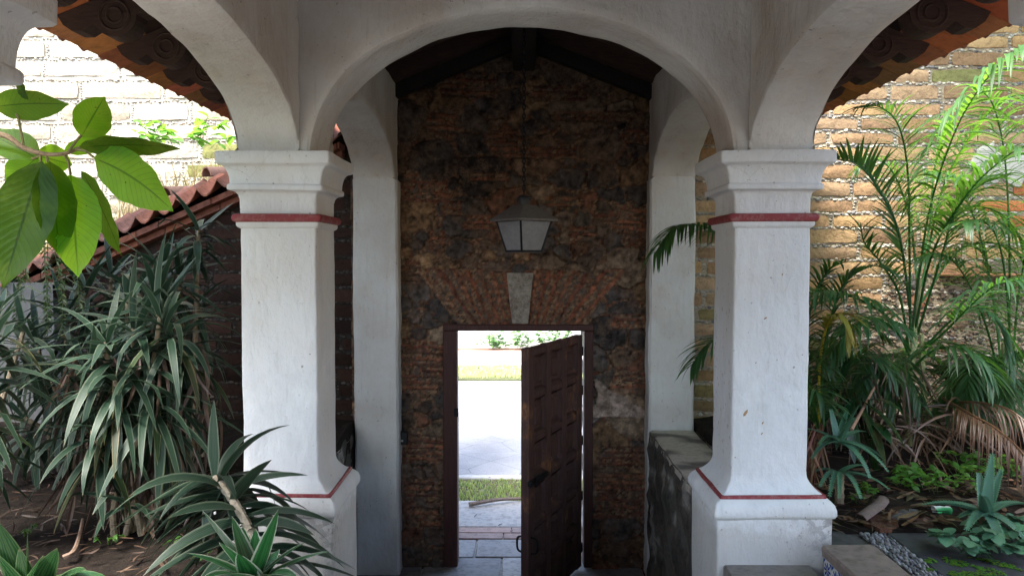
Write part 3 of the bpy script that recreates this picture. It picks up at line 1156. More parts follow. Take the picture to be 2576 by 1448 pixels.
mb = adobe_wall('adobe_wall', -9, -1.5, 9.5, 1.2, lambda x: 7.2, '', PALE, [(.60, .56, .50), (.46, .43, .39), (.70, .66, .58), (.55, .50, .42)], (.52, .47, .39), .85, .165, .078, colf=lcol, pstep=.045)
mb.build('masonry', [M_ADOBE, M_MORTAR, M_PEB], t)
DG = MB()
for i in range(2600):
    x, y = rnd(-7.5, -1.8), rnd(7.6, 9.45)
    z = bank_h(x, y)
    if noise.noise(V((x * 1.3, y * 1.3, 4))) < -.25:
        continue
    h = rnd(.12, .42); a = rnd(0, 6.28); d = V((math.cos(a), math.sin(a), 0)); s_ = V((-d.y, d.x, 0)) * .004
    p = [V((x, y, z - .02)), V((x, y, z)) + d * h * .15 + V((0, 0, h * .5)), V((x, y, z)) + d * h * .5 + V((0, 0, h * .85)), V((x, y, z)) + d * h * .9 + V((0, 0, h * .8))]
    DG.add([p[0] - s_, p[0] + s_, p[1] + s_, p[1] - s_, p[2] + s_ * .7, p[2] - s_ * .7, p[3]], [(0, 1, 2, 3), (3, 2, 4, 5), (5, 4, 6)], random.choice([(1, 1, 1), (.8, .75, .6), (1.1, 1.0, .8), (.7, .8, .4)]))
tag(DG.build('dry_grass', M_DRYGRASS), 'pale dry grass growing above the tile coping', 'grass', kind='stuff')

# whitewashed stub of wall at the far left edge
mb = MB(); rows = []
for j in range(37):
    z = -.1 + 1.50 * j / 36
    xr = -4.36 + .16 * noise.noise(V((0, 0, z * 2.2))) + .10 * math.sin(z * 2.6 + .5)
    xr = xr if z < 1.25 else xr - (z - 1.25) * 1.6
    rows.append([wob((x, y, z), .012, 4) for x, y in [(-7, 7.25), (-7, 7.02), (-6, 7.0), (-5.2, 7.0), (-4.7, 7.0), (-4.3, 7.0), (xr - .03, 7.0), (xr, 7.03), (xr, 7.25)]])
grid(mb, rows, close=True)
mb.add(rows[-1], [tuple(range(9))])
tag(mb.build('white_wall', M_WASH_SHADE), 'dim whitewashed wall stub with a wavy edge at the far left, behind the striped leaves', 'wall')

# ------------------------------------------------------------------ rubble stone wall with the doorway
DX0, DX1 = -.735, .685                     # outside of the door frame
DZ1 = 1.62 - (815 - 650) * 7.25 / 1932     # top of the frame
FZ = -1.33
WY = 7.25
t = empty('stone_wall', (0, 7.5, FZ), 'dark rubble stone and brick wall around the wooden door, lantern before it', 'wall')
mb = MB()
BASE = (.13, .085, .058)


box(mb, (-1.60, WY + .05, FZ - .1), (DX0 - .001, WY + .44, DZ1), BASE, 1)
box(mb, (DX1 + .001, WY + .05, FZ - .1), (1.63, WY + .44, DZ1), BASE, 1)
box(mb, (-1.60, WY + .05, DZ1 + .001), (1.63, WY + .44, 3.95), BASE, 1)
def wx(px): return (px - 1310) * 7.25 / 1932
def wz(py): return 1.62 - (py - 650) * 7.25 / 1932


KZ1 = at(1310, 686, WY).z
RNG = np.random.default_rng(5)
_perm = RNG.random((64, 64))


def vnoise(x, z):
    xi, zi = np.floor(x).astype(int), np.floor(z).astype(int); fx, fz = x - xi, z - zi
    fx = fx * fx * (3 - 2 * fx); fz = fz * fz * (3 - 2 * fz)
    g = lambda a, b: _perm[a % 64, b % 64]
    return (g(xi, zi) * (1 - fx) + g(xi + 1, zi) * fx) * (1 - fz) + (g(xi, zi + 1) * (1 - fx) + g(xi + 1, zi + 1) * fx) * fz - .5


def fbm(x, z, o=4):
    r = 0; a = 1.0
    for q in range(o):
        r = r + vnoise(x * 2 ** q + q * 7.3, z * 2 ** q + q * 3.1) * a; a *= .55
    return r


# stones: seeds packed tight, sizes mixed
seeds = []
for _ in range(9000):
    x, z = rnd(-1.75, 1.75), rnd(FZ - .15, 4.0); r = random.choice((.22, .17, .13, .10, .07))
    if all((x - a) ** 2 + ((z - b) * 1.25) ** 2 > ((r + c) * .93) ** 2 for a, b, c in seeds):
        seeds.append((x, z, r))
SEED = np.array(seeds)
PAL = np.array([(.085, .082, .082), (.06, .060, .064), (.10, .090, .082), (.07, .068, .068), (.20, .14, .085), (.25, .18, .11), (.15, .11, .082), (.15, .08, .055), (.13, .108, .09), (.20, .165, .125), (.05, .048, .050)])
SCOL = PAL[RNG.integers(0, len(PAL), len(seeds))] * RNG.uniform(.8, 1.2, (len(seeds), 1))
STILT = RNG.uniform(-.10, .10, (len(seeds), 2)); SH = RNG.uniform(.006, .028, len(seeds)); SB = RNG.random(len(seeds)) < .07
PEBS = RNG.uniform(0, 1, (64, 64, 2)); PEBK = RNG.random((64, 64))
LAC = [(wx(a), wx(b), wz(y_) - .03, wz(y_) + .058 * n_) for (a, b, y_, n_) in ((1003, 1128, 503, 3), (1105, 1170, 535, 2), (1170, 1250, 572, 2), (1480, 1625, 562, 2), (1380, 1470, 512, 1), (1000, 1105, 985, 6), (1005, 1110, 1160, 4), (1500, 1632, 1300, 7), (1545, 1632, 970, 3), (1020, 1105, 1330, 3), (1290, 1450, 395, 2), (1110, 1250, 240, 3), (1340, 1470, 250, 2), (1010, 1100, 890, 2), (1510, 1630, 1170, 3), (1020, 1100, 1250, 3), (1400, 1580, 300, 1), (1190, 1290, 450, 1), (1540, 1632, 820, 2), (1000, 1060, 700, 3), (1420, 1500, 600, 2))]


def rubble_field(X, Z):
    """height and colour of the masonry at wall positions"""
    wxn, wzn = X + fbm(X * 7, Z * 7) * .075, Z + fbm(X * 7 + 31, Z * 7 + 17) * .065
    n = X.size; H = np.zeros(n); C = np.zeros((n, 3))
    d1 = np.full(n, 9.0); d2 = np.full(n, 9.0); idn = np.zeros(n, int)
    for i, (a, b, r) in enumerate(seeds):
        d = np.hypot(wxn - a, (wzn - b) * 1.25) - r
        m_ = d < d1
        d2 = np.where(m_, d1, np.minimum(d2, d)); idn = np.where(m_, i, idn); d1 = np.where(m_, d, d1)
    edge = d2 - d1
    fine = fbm(X * 26, Z * 26, 4); mid = fbm(X * 10, Z * 10, 3)
    jw = .020 + .03 * (fbm(X * 4 + 9, Z * 4, 2))
    st = np.clip((edge - jw * .6) / .03, 0, 1); st = st * st * (3 - 2 * st)
    sc_ = SEED[idn]
    stone_h = SH[idn] + (X - sc_[:, 0]) * STILT[idn, 0] + (Z - sc_[:, 1]) * STILT[idn, 1] + fine * .016 + mid * .012
    # some cells are patches of flat brick instead of stone
    # pebbles in the joints
    ps = .031; gx, gz = X / ps, Z / ps * 1.15; best = np.full(n, 9.0); kk = np.zeros(n)
    for ox in (-1, 0, 1):
        for oz in (-1, 0, 1):
            cx, cz = np.floor(gx).astype(int) + ox, np.floor(gz).astype(int) + oz
            q = PEBS[cx % 64, cz % 64]
            d = np.hypot(gx - cx - .15 - .7 * q[:, 0], gz - cz - .15 - .7 * q[:, 1]); m_ = d < best
            best = np.where(m_, d, best); kk = np.where(m_, PEBK[cx % 64, cz % 64], kk)
    peb = np.clip(1 - best / .62, 0, 1) ** .6
    pebc = np.array([(.21, .145, .095), (.14, .10, .072), (.26, .19, .125), (.20, .09, .055), (.11, .10, .092)])[(kk * 4.99).astype(int)]
    mort = np.array((.125, .085, .06)) * (1 + fine[:, None] * .9)
    jc = np.where((peb > .35)[:, None], pebc, mort * .8); jh = -.012 + peb * .013 + fine * .008
    C[:] = SCOL[idn] * (1 + fine[:, None] * 1.0 + mid[:, None] * .7)
    sm = np.clip((fbm(X * 5 + 50, Z * 5 + 3, 4) - .10) / .18, 0, 1)[:, None] * .5   # mortar smeared over stones
    C = C * (1 - sm) + mort * sm
    C = jc * (1 - st[:, None]) + C * st[:, None]; H = jh * (1 - st) + stone_h * st
    # courses of thin brick
    lac = np.zeros(n)
    for (a, b, c, d) in LAC:
        u = np.minimum(np.minimum(wxn - a, b - wxn), np.minimum(Z + fbm(X * 3, Z * 3) * .02 - c, d - Z))
        lac = np.maximum(lac, np.clip(u / .012 + .5, 0, 1))
    lac = np.maximum(lac, (SB[idn] & (edge > .02)).astype(float))
    zz = Z + fbm(X * 2.2, Z * .7, 2) * .03 + X * .02
    row = np.floor(zz / .057); fr = zz / .057 - row
    br = (np.abs(fr - .5) < .24 + fine * .12).astype(float)
    bid = np.floor((X + row * .137) / .27 + _perm[row.astype(int) % 64, 3]); bk = _perm[(bid.astype(int) * 7) % 64, (row.astype(int) * 5) % 64]
    bx = (X + row * .137) / .27 + _perm[row.astype(int) % 64, 3]; br = np.where((bx - bid) < .05, 0, br); br = np.where(bk < .2, 0, br)
    bc = np.array([(.19, .085, .058), (.15, .07, .052), (.23, .11, .07), (.11, .062, .048)])[(bk * 3.99).astype(int)] * (1 + fine[:, None] * 1.1)
    lc = np.where(br[:, None] > .5, bc, np.where((peb > .3)[:, None], pebc, mort * .7)); lh = np.where(br > .5, .010 + fine * .008, -.010 + peb * .012)
    C = C * (1 - lac[:, None]) + lc * lac[:, None]; H = H * (1 - lac) + lh * lac
    # flat arch over the door: bricks set fanwise with stones between
    cz_ = wz(965); ang = np.arctan2(X, Z - cz_); fan = (np.abs(X) < .60 + (Z - DZ1) * .75) & (Z > DZ1 - .02) & (Z < KZ1 + .03 + fbm(X * 5, Z * 5) * .05)
    aa = ang / .098 + fbm(X * 3, Z * 3, 2) * .3; ai = np.floor(aa); af = aa - ai; ak = _perm[ai.astype(int) % 64, 11]
    fb = (np.abs(af - .5) < .18 + fine * .08) & (ak > .12)
    fc = np.array([(.23, .095, .06), (.19, .08, .05), (.16, .07, .05), (.21, .10, .065)])[(ak * 3.99).astype(int)] * (1 + fine[:, None] * 1.2)
    fc = np.where(fb[:, None], fc, np.where((peb > .3)[:, None], pebc, np.where((ak > .55)[:, None], np.array((.11, .10, .09)), mort) * (1 + fine[:, None])))
    fh = np.where(fb, .012 + fine * .008, -.006 + peb * .010)
    C = np.where(fan[:, None], fc, C); H = np.where(fan, fh, H)
    # a pale stone to the right of the door
    pw = (wxn > wx(1500)) & (Z > wz(1052)) & (Z < wz(962) - (wxn - wx(1515)) * .62)
    C = np.where(pw[:, None], np.array((.29, .255, .24)) * (1 + fine[:, None] * .8), C); H = np.where(pw, .022 + fine * .006, H)
    C = C * np.array((1.08, .92, .80))
    top_dark = np.clip((Z - 2.0) / 1.3 + fbm(X * 2, Z * 2) * .5, 0, 1)[:, None]           # darker towards the top of the wall
    C = C * (1 - top_dark * .55)
    return H, np.clip(C, .008, .6)


def stwall(x0, x1, z0, z1, stp=.0125):
    nx, nz = int((x1 - x0) / stp), int((z1 - z0) / stp)
    xs_, zs_ = np.linspace(x0, x1, nx + 1), np.linspace(z0, z1, nz + 1)
    X, Z = [q.ravel() for q in np.meshgrid(xs_, zs_)]
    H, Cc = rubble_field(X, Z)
    P = list(zip(X.tolist(), (WY - H).tolist(), Z.tolist())); w_ = nx + 1
    fs = [(j * w_ + i, j * w_ + i + 1, (j + 1) * w_ + i + 1, (j + 1) * w_ + i) for j in range(nz) for i in range(nx)]
    mb.add(P, fs, [tuple(q) for q in Cc.tolist()], None, 0)


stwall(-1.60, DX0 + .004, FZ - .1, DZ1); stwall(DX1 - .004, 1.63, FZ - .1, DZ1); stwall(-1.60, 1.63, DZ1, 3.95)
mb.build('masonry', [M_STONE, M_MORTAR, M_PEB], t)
mb = MB()
kt, kb = at(1310, 686, WY - .03).z, DZ1 + .01
rows = []
for j in range(9):
    f = j / 8
    z = kb + (kt - kb) * f
    xa, xb = wx(1288 - 15 * f), wx(1329 + 13 * f)
    rows.append([wob((x, y_, z), .006, 12) for x, y_ in ((xa, WY + .03), (xa + .004, WY - .03), (xa + (xb - xa) * .33, WY - .04), (xa + (xb - xa) * .66, WY - .04), (xb - .004, WY - .03), (xb, WY + .03))])
grid(mb, rows, (.33, .29, .24))
mb.add(rows[-1], [(0, 1, 2, 3, 4, 5)], (.33, .29, .24)); mb.add(rows[0], [(5, 4, 3, 2, 1, 0)], (.33, .29, .24))
mb.build('keystone', M_STONE, t)
# pale rendered reveal on the street side of the opening
mb = MB()
for (xa, fl) in ((-.635, 1), (.60, -1)):
    rows = []
    for j in range(41):
        z = FZ + (DZ1 - FZ) * j / 40
        rows.append([V((xa + fl * (noise.noise(V((y_ * 9, z * 9, fl))) * .018), y_, z)) for y_ in (7.40, 7.46, 7.52, 7.58, 7.64, 7.69)])
    grid(mb, rows, (.50, .44, .39), flip=(fl < 0))
mb.build('reveal', M_STONE, t)

# ================================================================== door frame and door
t = empty('door_frame', (-.02, 7.3, FZ), 'dark reddish wooden door frame set in the rubble stone wall', 'door frame')
OX0, OX1 = wx(1150), wx(1470)
OZ1 = 1.62 - (833 - 650) * 7.22 / 1932
for (a, b) in (((DX0, WY - .035, FZ + .01), (OX0, WY + .14, OZ1)), ((OX1, WY - .035, FZ + .01), (DX1, WY + .14, OZ1))):
    mb = MB(); box(mb, a, b, (1, 1, 1), 0, .008)
    # rebate strip
    x = (b[0] if a[0] < 0 else a[0])
    mb.build('jamb', M_FRAME, t, smooth=False)
mb = MB(); box(mb, (DX0, WY - .036, OZ1 + .002), (DX1, WY + .14, DZ1), (1, 1, 1), 0, .008)
mb.build('lintel', M_FRAME, t, smooth=False)
mb = MB(); box(mb, (OX0 - .03, WY - .06, .13), (OX0 + .012, WY - .035, .21), (1, 1, 1), 0, .004)
mb.build('latch_plate', M_IRON, t, smooth=False)

HX, HY = OX1 - .012, WY - .02
FXp = at(1327, 900, 6.05)
dd = V((FXp.x - HX, FXp.y - HY, 0)); DWID = 1.27; dd.normalize()
nn_ = V((-dd.y, dd.x, 0))                       # towards the viewer's right, the inside face
DB, DT = FZ + .03, OZ1 - .03
MD = Matrix(((dd.x, nn_.x, 0, HX), (dd.y, nn_.y, 0, HY), (0, 0, 1, DB), (0, 0, 0, 1)))
DH = DT - DB
dt = empty('wooden_door', (HX, HY, DB), 'old dark panelled wooden door standing half open into the passage', 'door')


def dbox(name, a, b, mat=None, bev=.006, par=None):
    m_ = MB(); box(m_, a, b, (1, 1, 1), 0, bev, MD)
    return m_.build(name, mat or M_DOOR, par or dt, smooth=False)


TH = .07
xs = [.02, .13, .42, .52, .79, .89, 1.15, DWID]
m_ = MB()
box(m_, (xs[0] + .01, -TH + .004, .02), (DWID - .01, -.050, DH - .02), (1, 1, 1), 0, 0, MD)
m_.build('backing_board', M_DOOR, dt, smooth=False)
for a, b in ((xs[0], xs[1]), (xs[2], xs[3]), (xs[4], xs[5]), (xs[6], xs[7])):
    dbox('stile', (a, -TH, 0), (b, .0, DH))
nr = 6; rh = .085
for c_ in range(3):
    xa, xb = xs[1 + 2 * c_], xs[2 + 2 * c_]
    ph = (DH - rh) / nr
    for r in range(nr + 1):
        dbox('rail', (xa + .0015, -TH + .001, r * ph), (xb - .0015, -.001, r * ph + rh), None, .022)
    for r in range(nr):
        z0, z1 = r * ph + rh, (r + 1) * ph
        m_ = MB(); x0_, x1_ = xa + .004, xb - .004
        o, i_ = .005, .055
        ring = lambda k, y_: [(x0_ + k, y_, z0 + k), (x1_ - k, y_, z0 + k), (x1_ - k, y_, z1 - k), (x0_ + k, y_, z1 - k)]
        P = ring(o, -.012) + ring(.016, -.046) + ring(i_ - .008, -.046) + ring(i_ + .012, -.020)
        fs = []
        for q in range(3):
            for s_ in range(4):
                fs.append((q * 4 + s_, q * 4 + (s_ + 1) % 4, q * 4 + 4 + (s_ + 1) % 4, q * 4 + 4 + s_))
        fs.append((12, 13, 14, 15))
        fs = [f[::-1] for f in fs]
        m_.add([MD @ V(p) for p in P], fs)
        m_.build('panel', M_DOOR, dt, smooth=False)
hz = .34
dbox('bolt', (DWID - .34, .001, DH * .5), (DWID + .03, .035, DH * .5 + .045), M_IRON, .006)
dbox('bolt_plate', (DWID - .12, .036, DH * .5 - .015), (DWID - .05, .05, DH * .5 + .06), M_IRON, .004)
for s_ in (-1, 1):
    m_ = MB()
    pts = [MD @ V((DWID - .05, (0 if s_ > 0 else -TH) + s_ * q, DH * .27 + z_)) for q, z_ in ((-.002, .08), (.045, .065), (.055, .02), (.045, -.04), (-.002, -.055))]
    tube(m_, smooth_path(pts, 5), .009, 7)
    m_.build('handle', M_IRON, dt)
for z_ in (.12, .62, 1.15, 1.63, 2.0):
    dbox('hinge', (-.03, -.03, z_), (.06, -.005, z_ + .09), M_IRON, .004)

# small black electrical box on the stone wall
t = empty('switch_box', (wx(1012), WY - .06, wz(1100)), 'small black electrical box with a white button on the stone wall left of the door', 'switch')
m_ = MB(); box(m_, (wx(1003), WY - .085, wz(1118)), (wx(1026), WY - .02, wz(1084)), (1, 1, 1), 0, .01)
m_.build('housing', M_BLACKPL, t)
m_ = MB(); box(m_, (wx(1010), WY - .092, wz(1109)), (wx(1015), WY - .084, wz(1104)), (1, 1, 1), 0, .002)
m_.build('button', M_WHITEPL, t)

# ================================================================== tile roof on rafters
AL = math.atan(.4); RZ = 3.856
tr = empty('tile_roof', (0, 3.7, 2.8), 'clay tile roof on dark rafters with carved ends showing at both eaves', 'roof')


def rp(side, s, n, y):
    """point of the roof: s down the slope from the ridge, n above its underside"""
    return V((side * (s * math.cos(AL) + n * math.sin(AL)), y, RZ - s * math.sin(AL) + n * math.cos(AL)))


SE = 2.55 / math.cos(AL)
for side in (-1, 1):
    # terracotta deck of flat bricks; inner ones painted dark for the shade inside
    m_ = MB()
    y = -2.6
    while y < 7.24:
        s0 = 0.0; k2 = 0
        y2 = min(y + .29, 7.24)
        while s0 < SE - .01:
            s1 = min(s0 + .345, SE)
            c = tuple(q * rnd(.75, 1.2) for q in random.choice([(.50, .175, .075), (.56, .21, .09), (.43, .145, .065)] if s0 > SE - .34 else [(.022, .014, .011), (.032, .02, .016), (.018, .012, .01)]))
            g = .004
            jt = rnd(-.003, .003) if s1 >= SE else 0
            P = [rp(side, s_, n_, y_) for s_ in (s0 + g, s1 - g + jt) for y_ in (y + g, y2 - g) for n_ in (0.0 + rnd(0, .004), .035)]
            fs = [(0, 1, 3, 2), (4, 6, 7, 5), (0, 4, 5, 1), (2, 3, 7, 6), (1, 5, 7, 3), (0, 2, 6, 4)]
            m_.add(P, fs if side > 0 else [f[::-1] for f in fs], c)
            s0 = s1
        y = y2
    m_.build('brick_deck', M_BRICKD, tr, smooth=False)
    # lime bed that closes the joints, then the curved tiles
    m_ = MB()
    P = [rp(side, s_, n_, y_) for s_ in (0, SE - .03) for y_ in (-2.6, 7.24) for n_ in (.036, .06)]
    m_.add(P, [(0, 1, 3, 2), (4, 6, 7, 5), (0, 4, 5, 1), (2, 3, 7, 6), (1, 5, 7, 3), (0, 2, 6, 4)], (.3, .27, .24))
    m_.build('lime_bed', M_CONC, tr, smooth=False)
    m_ = MB(); rows = []
    N = 50 * 8
    for j in range(13):
        f = j / 12; r = []
        for i in range(N + 1):
            y_ = -2.6 + 9.84 * i / N; ph = y_ / .21 * 2 * math.pi
            r.append(rp(side, SE * f + (.03 if j == 12 else 0), .075 + .04 * math.sin(ph) + .02 * ((f * 6) % 1), y_))
        rows.append(r)
    grid(m_, rows, (.30, .13, .085), flip=(side < 0))
    grid(m_, [[p - V((0, 0, .014)) for p in r] for r in rows], (.30, .13, .085), flip=(side > 0))
    m_.build('clay_tiles', M_TILE, tr)
    # rafters with carved scroll ends
    y = .55
    sT = 2.41 / math.cos(AL)
    while y < 7.1:
        m_ = MB()
        prof = [(.06, -.002), (.06, -.15), (sT - .62, -.15), (sT - .60, -.185), (sT - .54, -.195), (sT - .50, -.16), (sT - .44, -.155)]
        c0, rr = (sT - .27, -.115), .115
        prof += [(c0[0] + rr * math.cos(a), c0[1] + rr * math.sin(a) * .95) for a in [R(q) for q in range(200, 345, 14)]]
        prof += [(sT - .14, -.115), (sT - .08, -.125), (sT - .03, -.105), (sT, -.06), (sT + .01, -.002)]
        n = len(prof); w2 = .062
        P = [rp(side, a, b, y - w2) for a, b in prof] + [rp(side, a, b, y + w2) for a, b in prof]
        fs = [tuple(range(n)), tuple(range(2 * n - 1, n - 1, -1))] + [(i, i + n, (i + 1) % n + n, (i + 1) % n) for i in range(n)]
        m_.add(P, fs if side < 0 else [f[::-1] for f in fs])
        # carved spiral, both faces
        for sgn in (-1, 1):
            for rad_, wd_ in ((.078, .016), (.040, .016)):
                pts = [rp(side, c0[0] + rad_ * math.cos(a), c0[1] + rad_ * math.sin(a), y + sgn * w2) for a in [2 * math.pi * q / 18 for q in range(19)]]
                tube(m_, pts, wd_ * .55, 5, (1.5, 1.5, 1.5))
        m_.build('rafter', M_RAFTER, tr, smooth=False)
        y += .59
m_ = MB(); box(m_, (-.075, -2.6, 3.36), (.125, 7.22, RZ - .04), (1, 1, 1), 0, .01)
m_.build('ridge_beam', M_BEAM, tr, smooth=False)
for side in (-1, 1):                                                # boards against the stone wall and gable over the arch
    m_ = MB()
    P = [rp(side, s_, n_, y_) for s_ in (.12, 1.42) for y_ in (7.10, 7.215) for n_ in (-.20, -.155)]
    P = [rp(side, s_, n_, y_) for s_ in (.12, 1.42) for y_ in (7.10, 7.215) for n_ in (-.27, -.155)]
    fs = [(0, 1, 3, 2), (4, 6, 7, 5), (0, 4, 5, 1), (2, 3, 7, 6), (1, 5, 7, 3), (0, 2, 6, 4)]
    m_.add(P, fs if side > 0 else [f[::-1] for f in fs])
    m_.build('gable_board', M_BEAM, tr, smooth=False)

# unseen rear and side walls added to cut light, one wide patio opening
t = empty('rear_blocker_wall', (0, -2.7, -.07), 'unseen wall added behind the viewer to limit patio light, with one wide opening', 'wall')
mb = MB()
box(mb, (-2.6, -2.9, 2.55), (2.6, -2.62, 3.9), (1, 1, 1)); box(mb, (-2.6, -2.9, -.07), (-1.9, -2.62, 2.548), (1, 1, 1)); box(mb, (1.9, -2.9, -.07), (2.6, -2.62, 2.548), (1, 1, 1))
for sx in (-1, 1):
    a, b = sorted((sx * 1.585, sx * 1.25))
    box(mb, (a, -2.618, 2.25), (b, 1.22, 3.2), (1, 1, 1)); box(mb, (a, -2.618, -.07), (b, -.6, 2.248), (1, 1, 1))
mb.build('masonry', M_PLASTER_OLD, t)

# ================================================================== hanging lantern
LP = at(1318, 560, 5.9); LY = 5.9
zt = at(1318, 490, LY).z; zr0 = at(1318, 516, LY).z; zr1 = at(1318, 552, LY).z; zb = at(1318, 632, LY).z
lt = empty('lantern', (LP.x, LY, zb), 'hanging square tin lantern with frosted glass on a chain before the stone wall', 'lantern')
ROT = R(38)


def lring(h, z, n=4):
    return [V((LP.x + h * math.sqrt(2) * math.cos(ROT + math.pi / 4 + i * math.pi / 2), LY + h * math.sqrt(2) * math.sin(ROT + math.pi / 4 + i * math.pi / 2), z)) for i in range(4)]


m_ = MB()
TIN = (.16, .145, .135)
for i in range(4):
    a, b = lring(.185, zr1), lring(.060, zr0)
    q = (i + 1) % 4
    a2, b2 = [p - V((0, 0, .006)) for p in a], [p - V((0, 0, .006)) for p in b]
    m_.add([a[i], a[q], b[q], b[i]], [(0, 1, 2, 3)], TIN); m_.add([a2[i], a2[q], b2[q], b2[i]], [(3, 2, 1, 0)], TIN)
    lip = [p - V((0, 0, .016)) for p in lring(.184, zr1)]
    m_.add([lip[i], lip[q], a[q], a[i]], [(0, 1, 2, 3)], TIN)
m_.add(lring(.060, zr0), [(0, 1, 2, 3)], TIN)
m_.build('cap', M_METAL_AGED, lt, smooth=False)
m_ = MB()
rows = []
for (r_, z_) in ((.045, zr0), (.045, zr0 + .05), (.06, zr0 + .056), (.03, zt - .006), (.01, zt)):
    rows.append([V((LP.x + r_ * math.cos(a), LY + r_ * math.sin(a), z_)) for a in [2 * math.pi * q / 16 for q in range(16)]])
grid(m_, rows, (.05, .05, .055), close=True)
for q in range(8):
    a = 2 * math.pi * q / 8
    c = V((LP.x + .058 * math.cos(a), LY + .058 * math.sin(a), zr0 + .052)); tn = V((-math.sin(a), math.cos(a), 0)) * .02
    m_.add([c - tn, c + tn, c + V((math.cos(a) * .012, math.sin(a) * .012, -.022))], [(0, 1, 2)], (.05, .05, .055))
m_.build('crown', M_METAL_AGED, lt)
T4, B4 = lring(.150, zr1 - .012), lring(.096, zb)
m_ = MB()
for i in range(4):
    q = (i + 1) % 4
    tube(m_, [T4[i], B4[i]], .011, 4); tube(m_, [T4[i], T4[q]], .010, 4); tube(m_, [B4[i], B4[q]], .012, 4)
m_.add([p + V((0, 0, -.004)) for p in lring(.09, zb)], [(3, 2, 1, 0)])
m_.build('frame', M_IRON, lt, smooth=False)
for i in range(4):
    q = (i + 1) % 4
    m_ = MB(); m_.add([T4[i], T4[q], B4[q], B4[i]], [(0, 1, 2, 3)])
    m_.build('glass_pane', M_GLASS, lt, smooth=False)
m_ = MB()
tube(m_, [V((LP.x, LY, zr1 - .01)), V((LP.x, LY, zr1 - .07))], .022, 8, (.1, .1, .1))
tube(m_, [V((LP.x, LY, zr1 - .071 - q)) for q in (0, .02, .05, .075, .085)], [.014, .024, .030, .020, .004], 10, (.8, .8, .78))
m_.build('bulb', M_PEB, lt)
m_ = MB()
z = zt; k2 = 0
while z < 3.37:
    c = V((LP.x, LY, z + .018)); ax = V((1, 0, 0)) if k2 % 2 else V((0, 1, 0))
    tube(m_, [c + ax * .010 * math.cos(a) + V((0, 0, .022 * math.sin(a))) for a in [2 * math.pi * q / 10 for q in range(11)]], .0055, 5)
    z += .034; k2 += 1
m_.build('chain', M_IRON, lt)

# ================================================================== plants
UP = V((0, 0, 1))


def ribbon(mb, p, d, L, W, droop, n=7, fold=.25, roll=0.0, col=(1, 1, 1), prof=None, kink=0.0, curl=0.0):
    """one long leaf: three points across, bending downwards along its length"""
    p = V(p); d = V(d).normalized()
    side = d.cross(UP)
    side = side.normalized() if side.length > .05 else V((1, 0, 0))
    if roll:
        side = Matrix.Rotation(roll, 3, d) @ side
    st = L / n; rows = []; uv = []
    for i in range(n + 1):
        t = i / n
        w = W * (prof(t) if prof else min(1, .45 + t * 2.2) * max(0.0, 1 - t ** 2.4) ** .9)
        side = (side - d * side.dot(d)).normalized()
        nr = side.cross(d)
        f = fold * (1 - .6 * t)
        rows.append([p - side * w + nr * f * w, p, p + side * w + nr * f * w])
        uv += [(0, t), (.5, t), (1, t)]
        dr = droop / n
        if kink and abs(t - kink) < .5 / n:
            dr += .9
        d = (d + V((0, 0, -dr)) + side * curl / n).normalized()
        p = p + d * st
    grid(mb, rows, col, uv=uv)


def sph(el, az):
    return V((math.cos(el) * math.cos(az), math.cos(el) * math.sin(az), math.sin(el)))


def dracaena_crown(mb, c, n, L, W, el0=80, el1=-30, droop=(.5, 1.3), axis=None, stemlen=.14, col=(.75, 1.15), azr=None, cbase=(1, 1, 1)):
    """leaves in a spiral, young ones upright in the centre, old ones hanging"""
    ax = V(axis or (0, 0, 1)).normalized()
    q = UP.rotation_difference(ax)
    for i in range(n):
        f = i / max(1, n - 1)
        az = i * 2.39996 + rnd(-.3, .3)
        if azr:
            az = rnd(*azr)
        el = R(el0 + (el1 - el0) * f + rnd(-9, 9))
        d = q @ sph(el, az)
        b = V(c) - ax * stemlen * f
        ll = L * (.62 + .5 * math.sin(math.pi * min(1, .25 + f * .7))) * rnd(.8, 1.12)
        s = rnd(*col)
        cc = tuple(k2 * s for k2 in cbase)
        if f > .45 and random.random() < .22:
            cc = random.choice([(1.9 * s, 1.2 * s, .9 * s), (1.5 * s, 1.25 * s, .8 * s), (1.35 * s, 1.0 * s, .95 * s)])
        ribbon(mb, b + d * .012, d, ll, W * rnd(.8, 1.15), rnd(*droop) * (.5 + f), 8, rnd(.1, .35), rnd(-.35, .35), cc, curl=rnd(-.25, .25), kink=(rnd(.4, .75) if random.random() < .10 + .14 * f else 0))


def cane(mb, pts, r0, r1, col=(.30, .24, .16)):
    P = smooth_path(pts, 7); n = len(P)
    rad = [(r0 + (r1 - r0) * i / (n - 1)) * (1 + (.10 if i % 2 else -.06)) for i in range(n)]
    tube(mb, P, rad, 8, col)


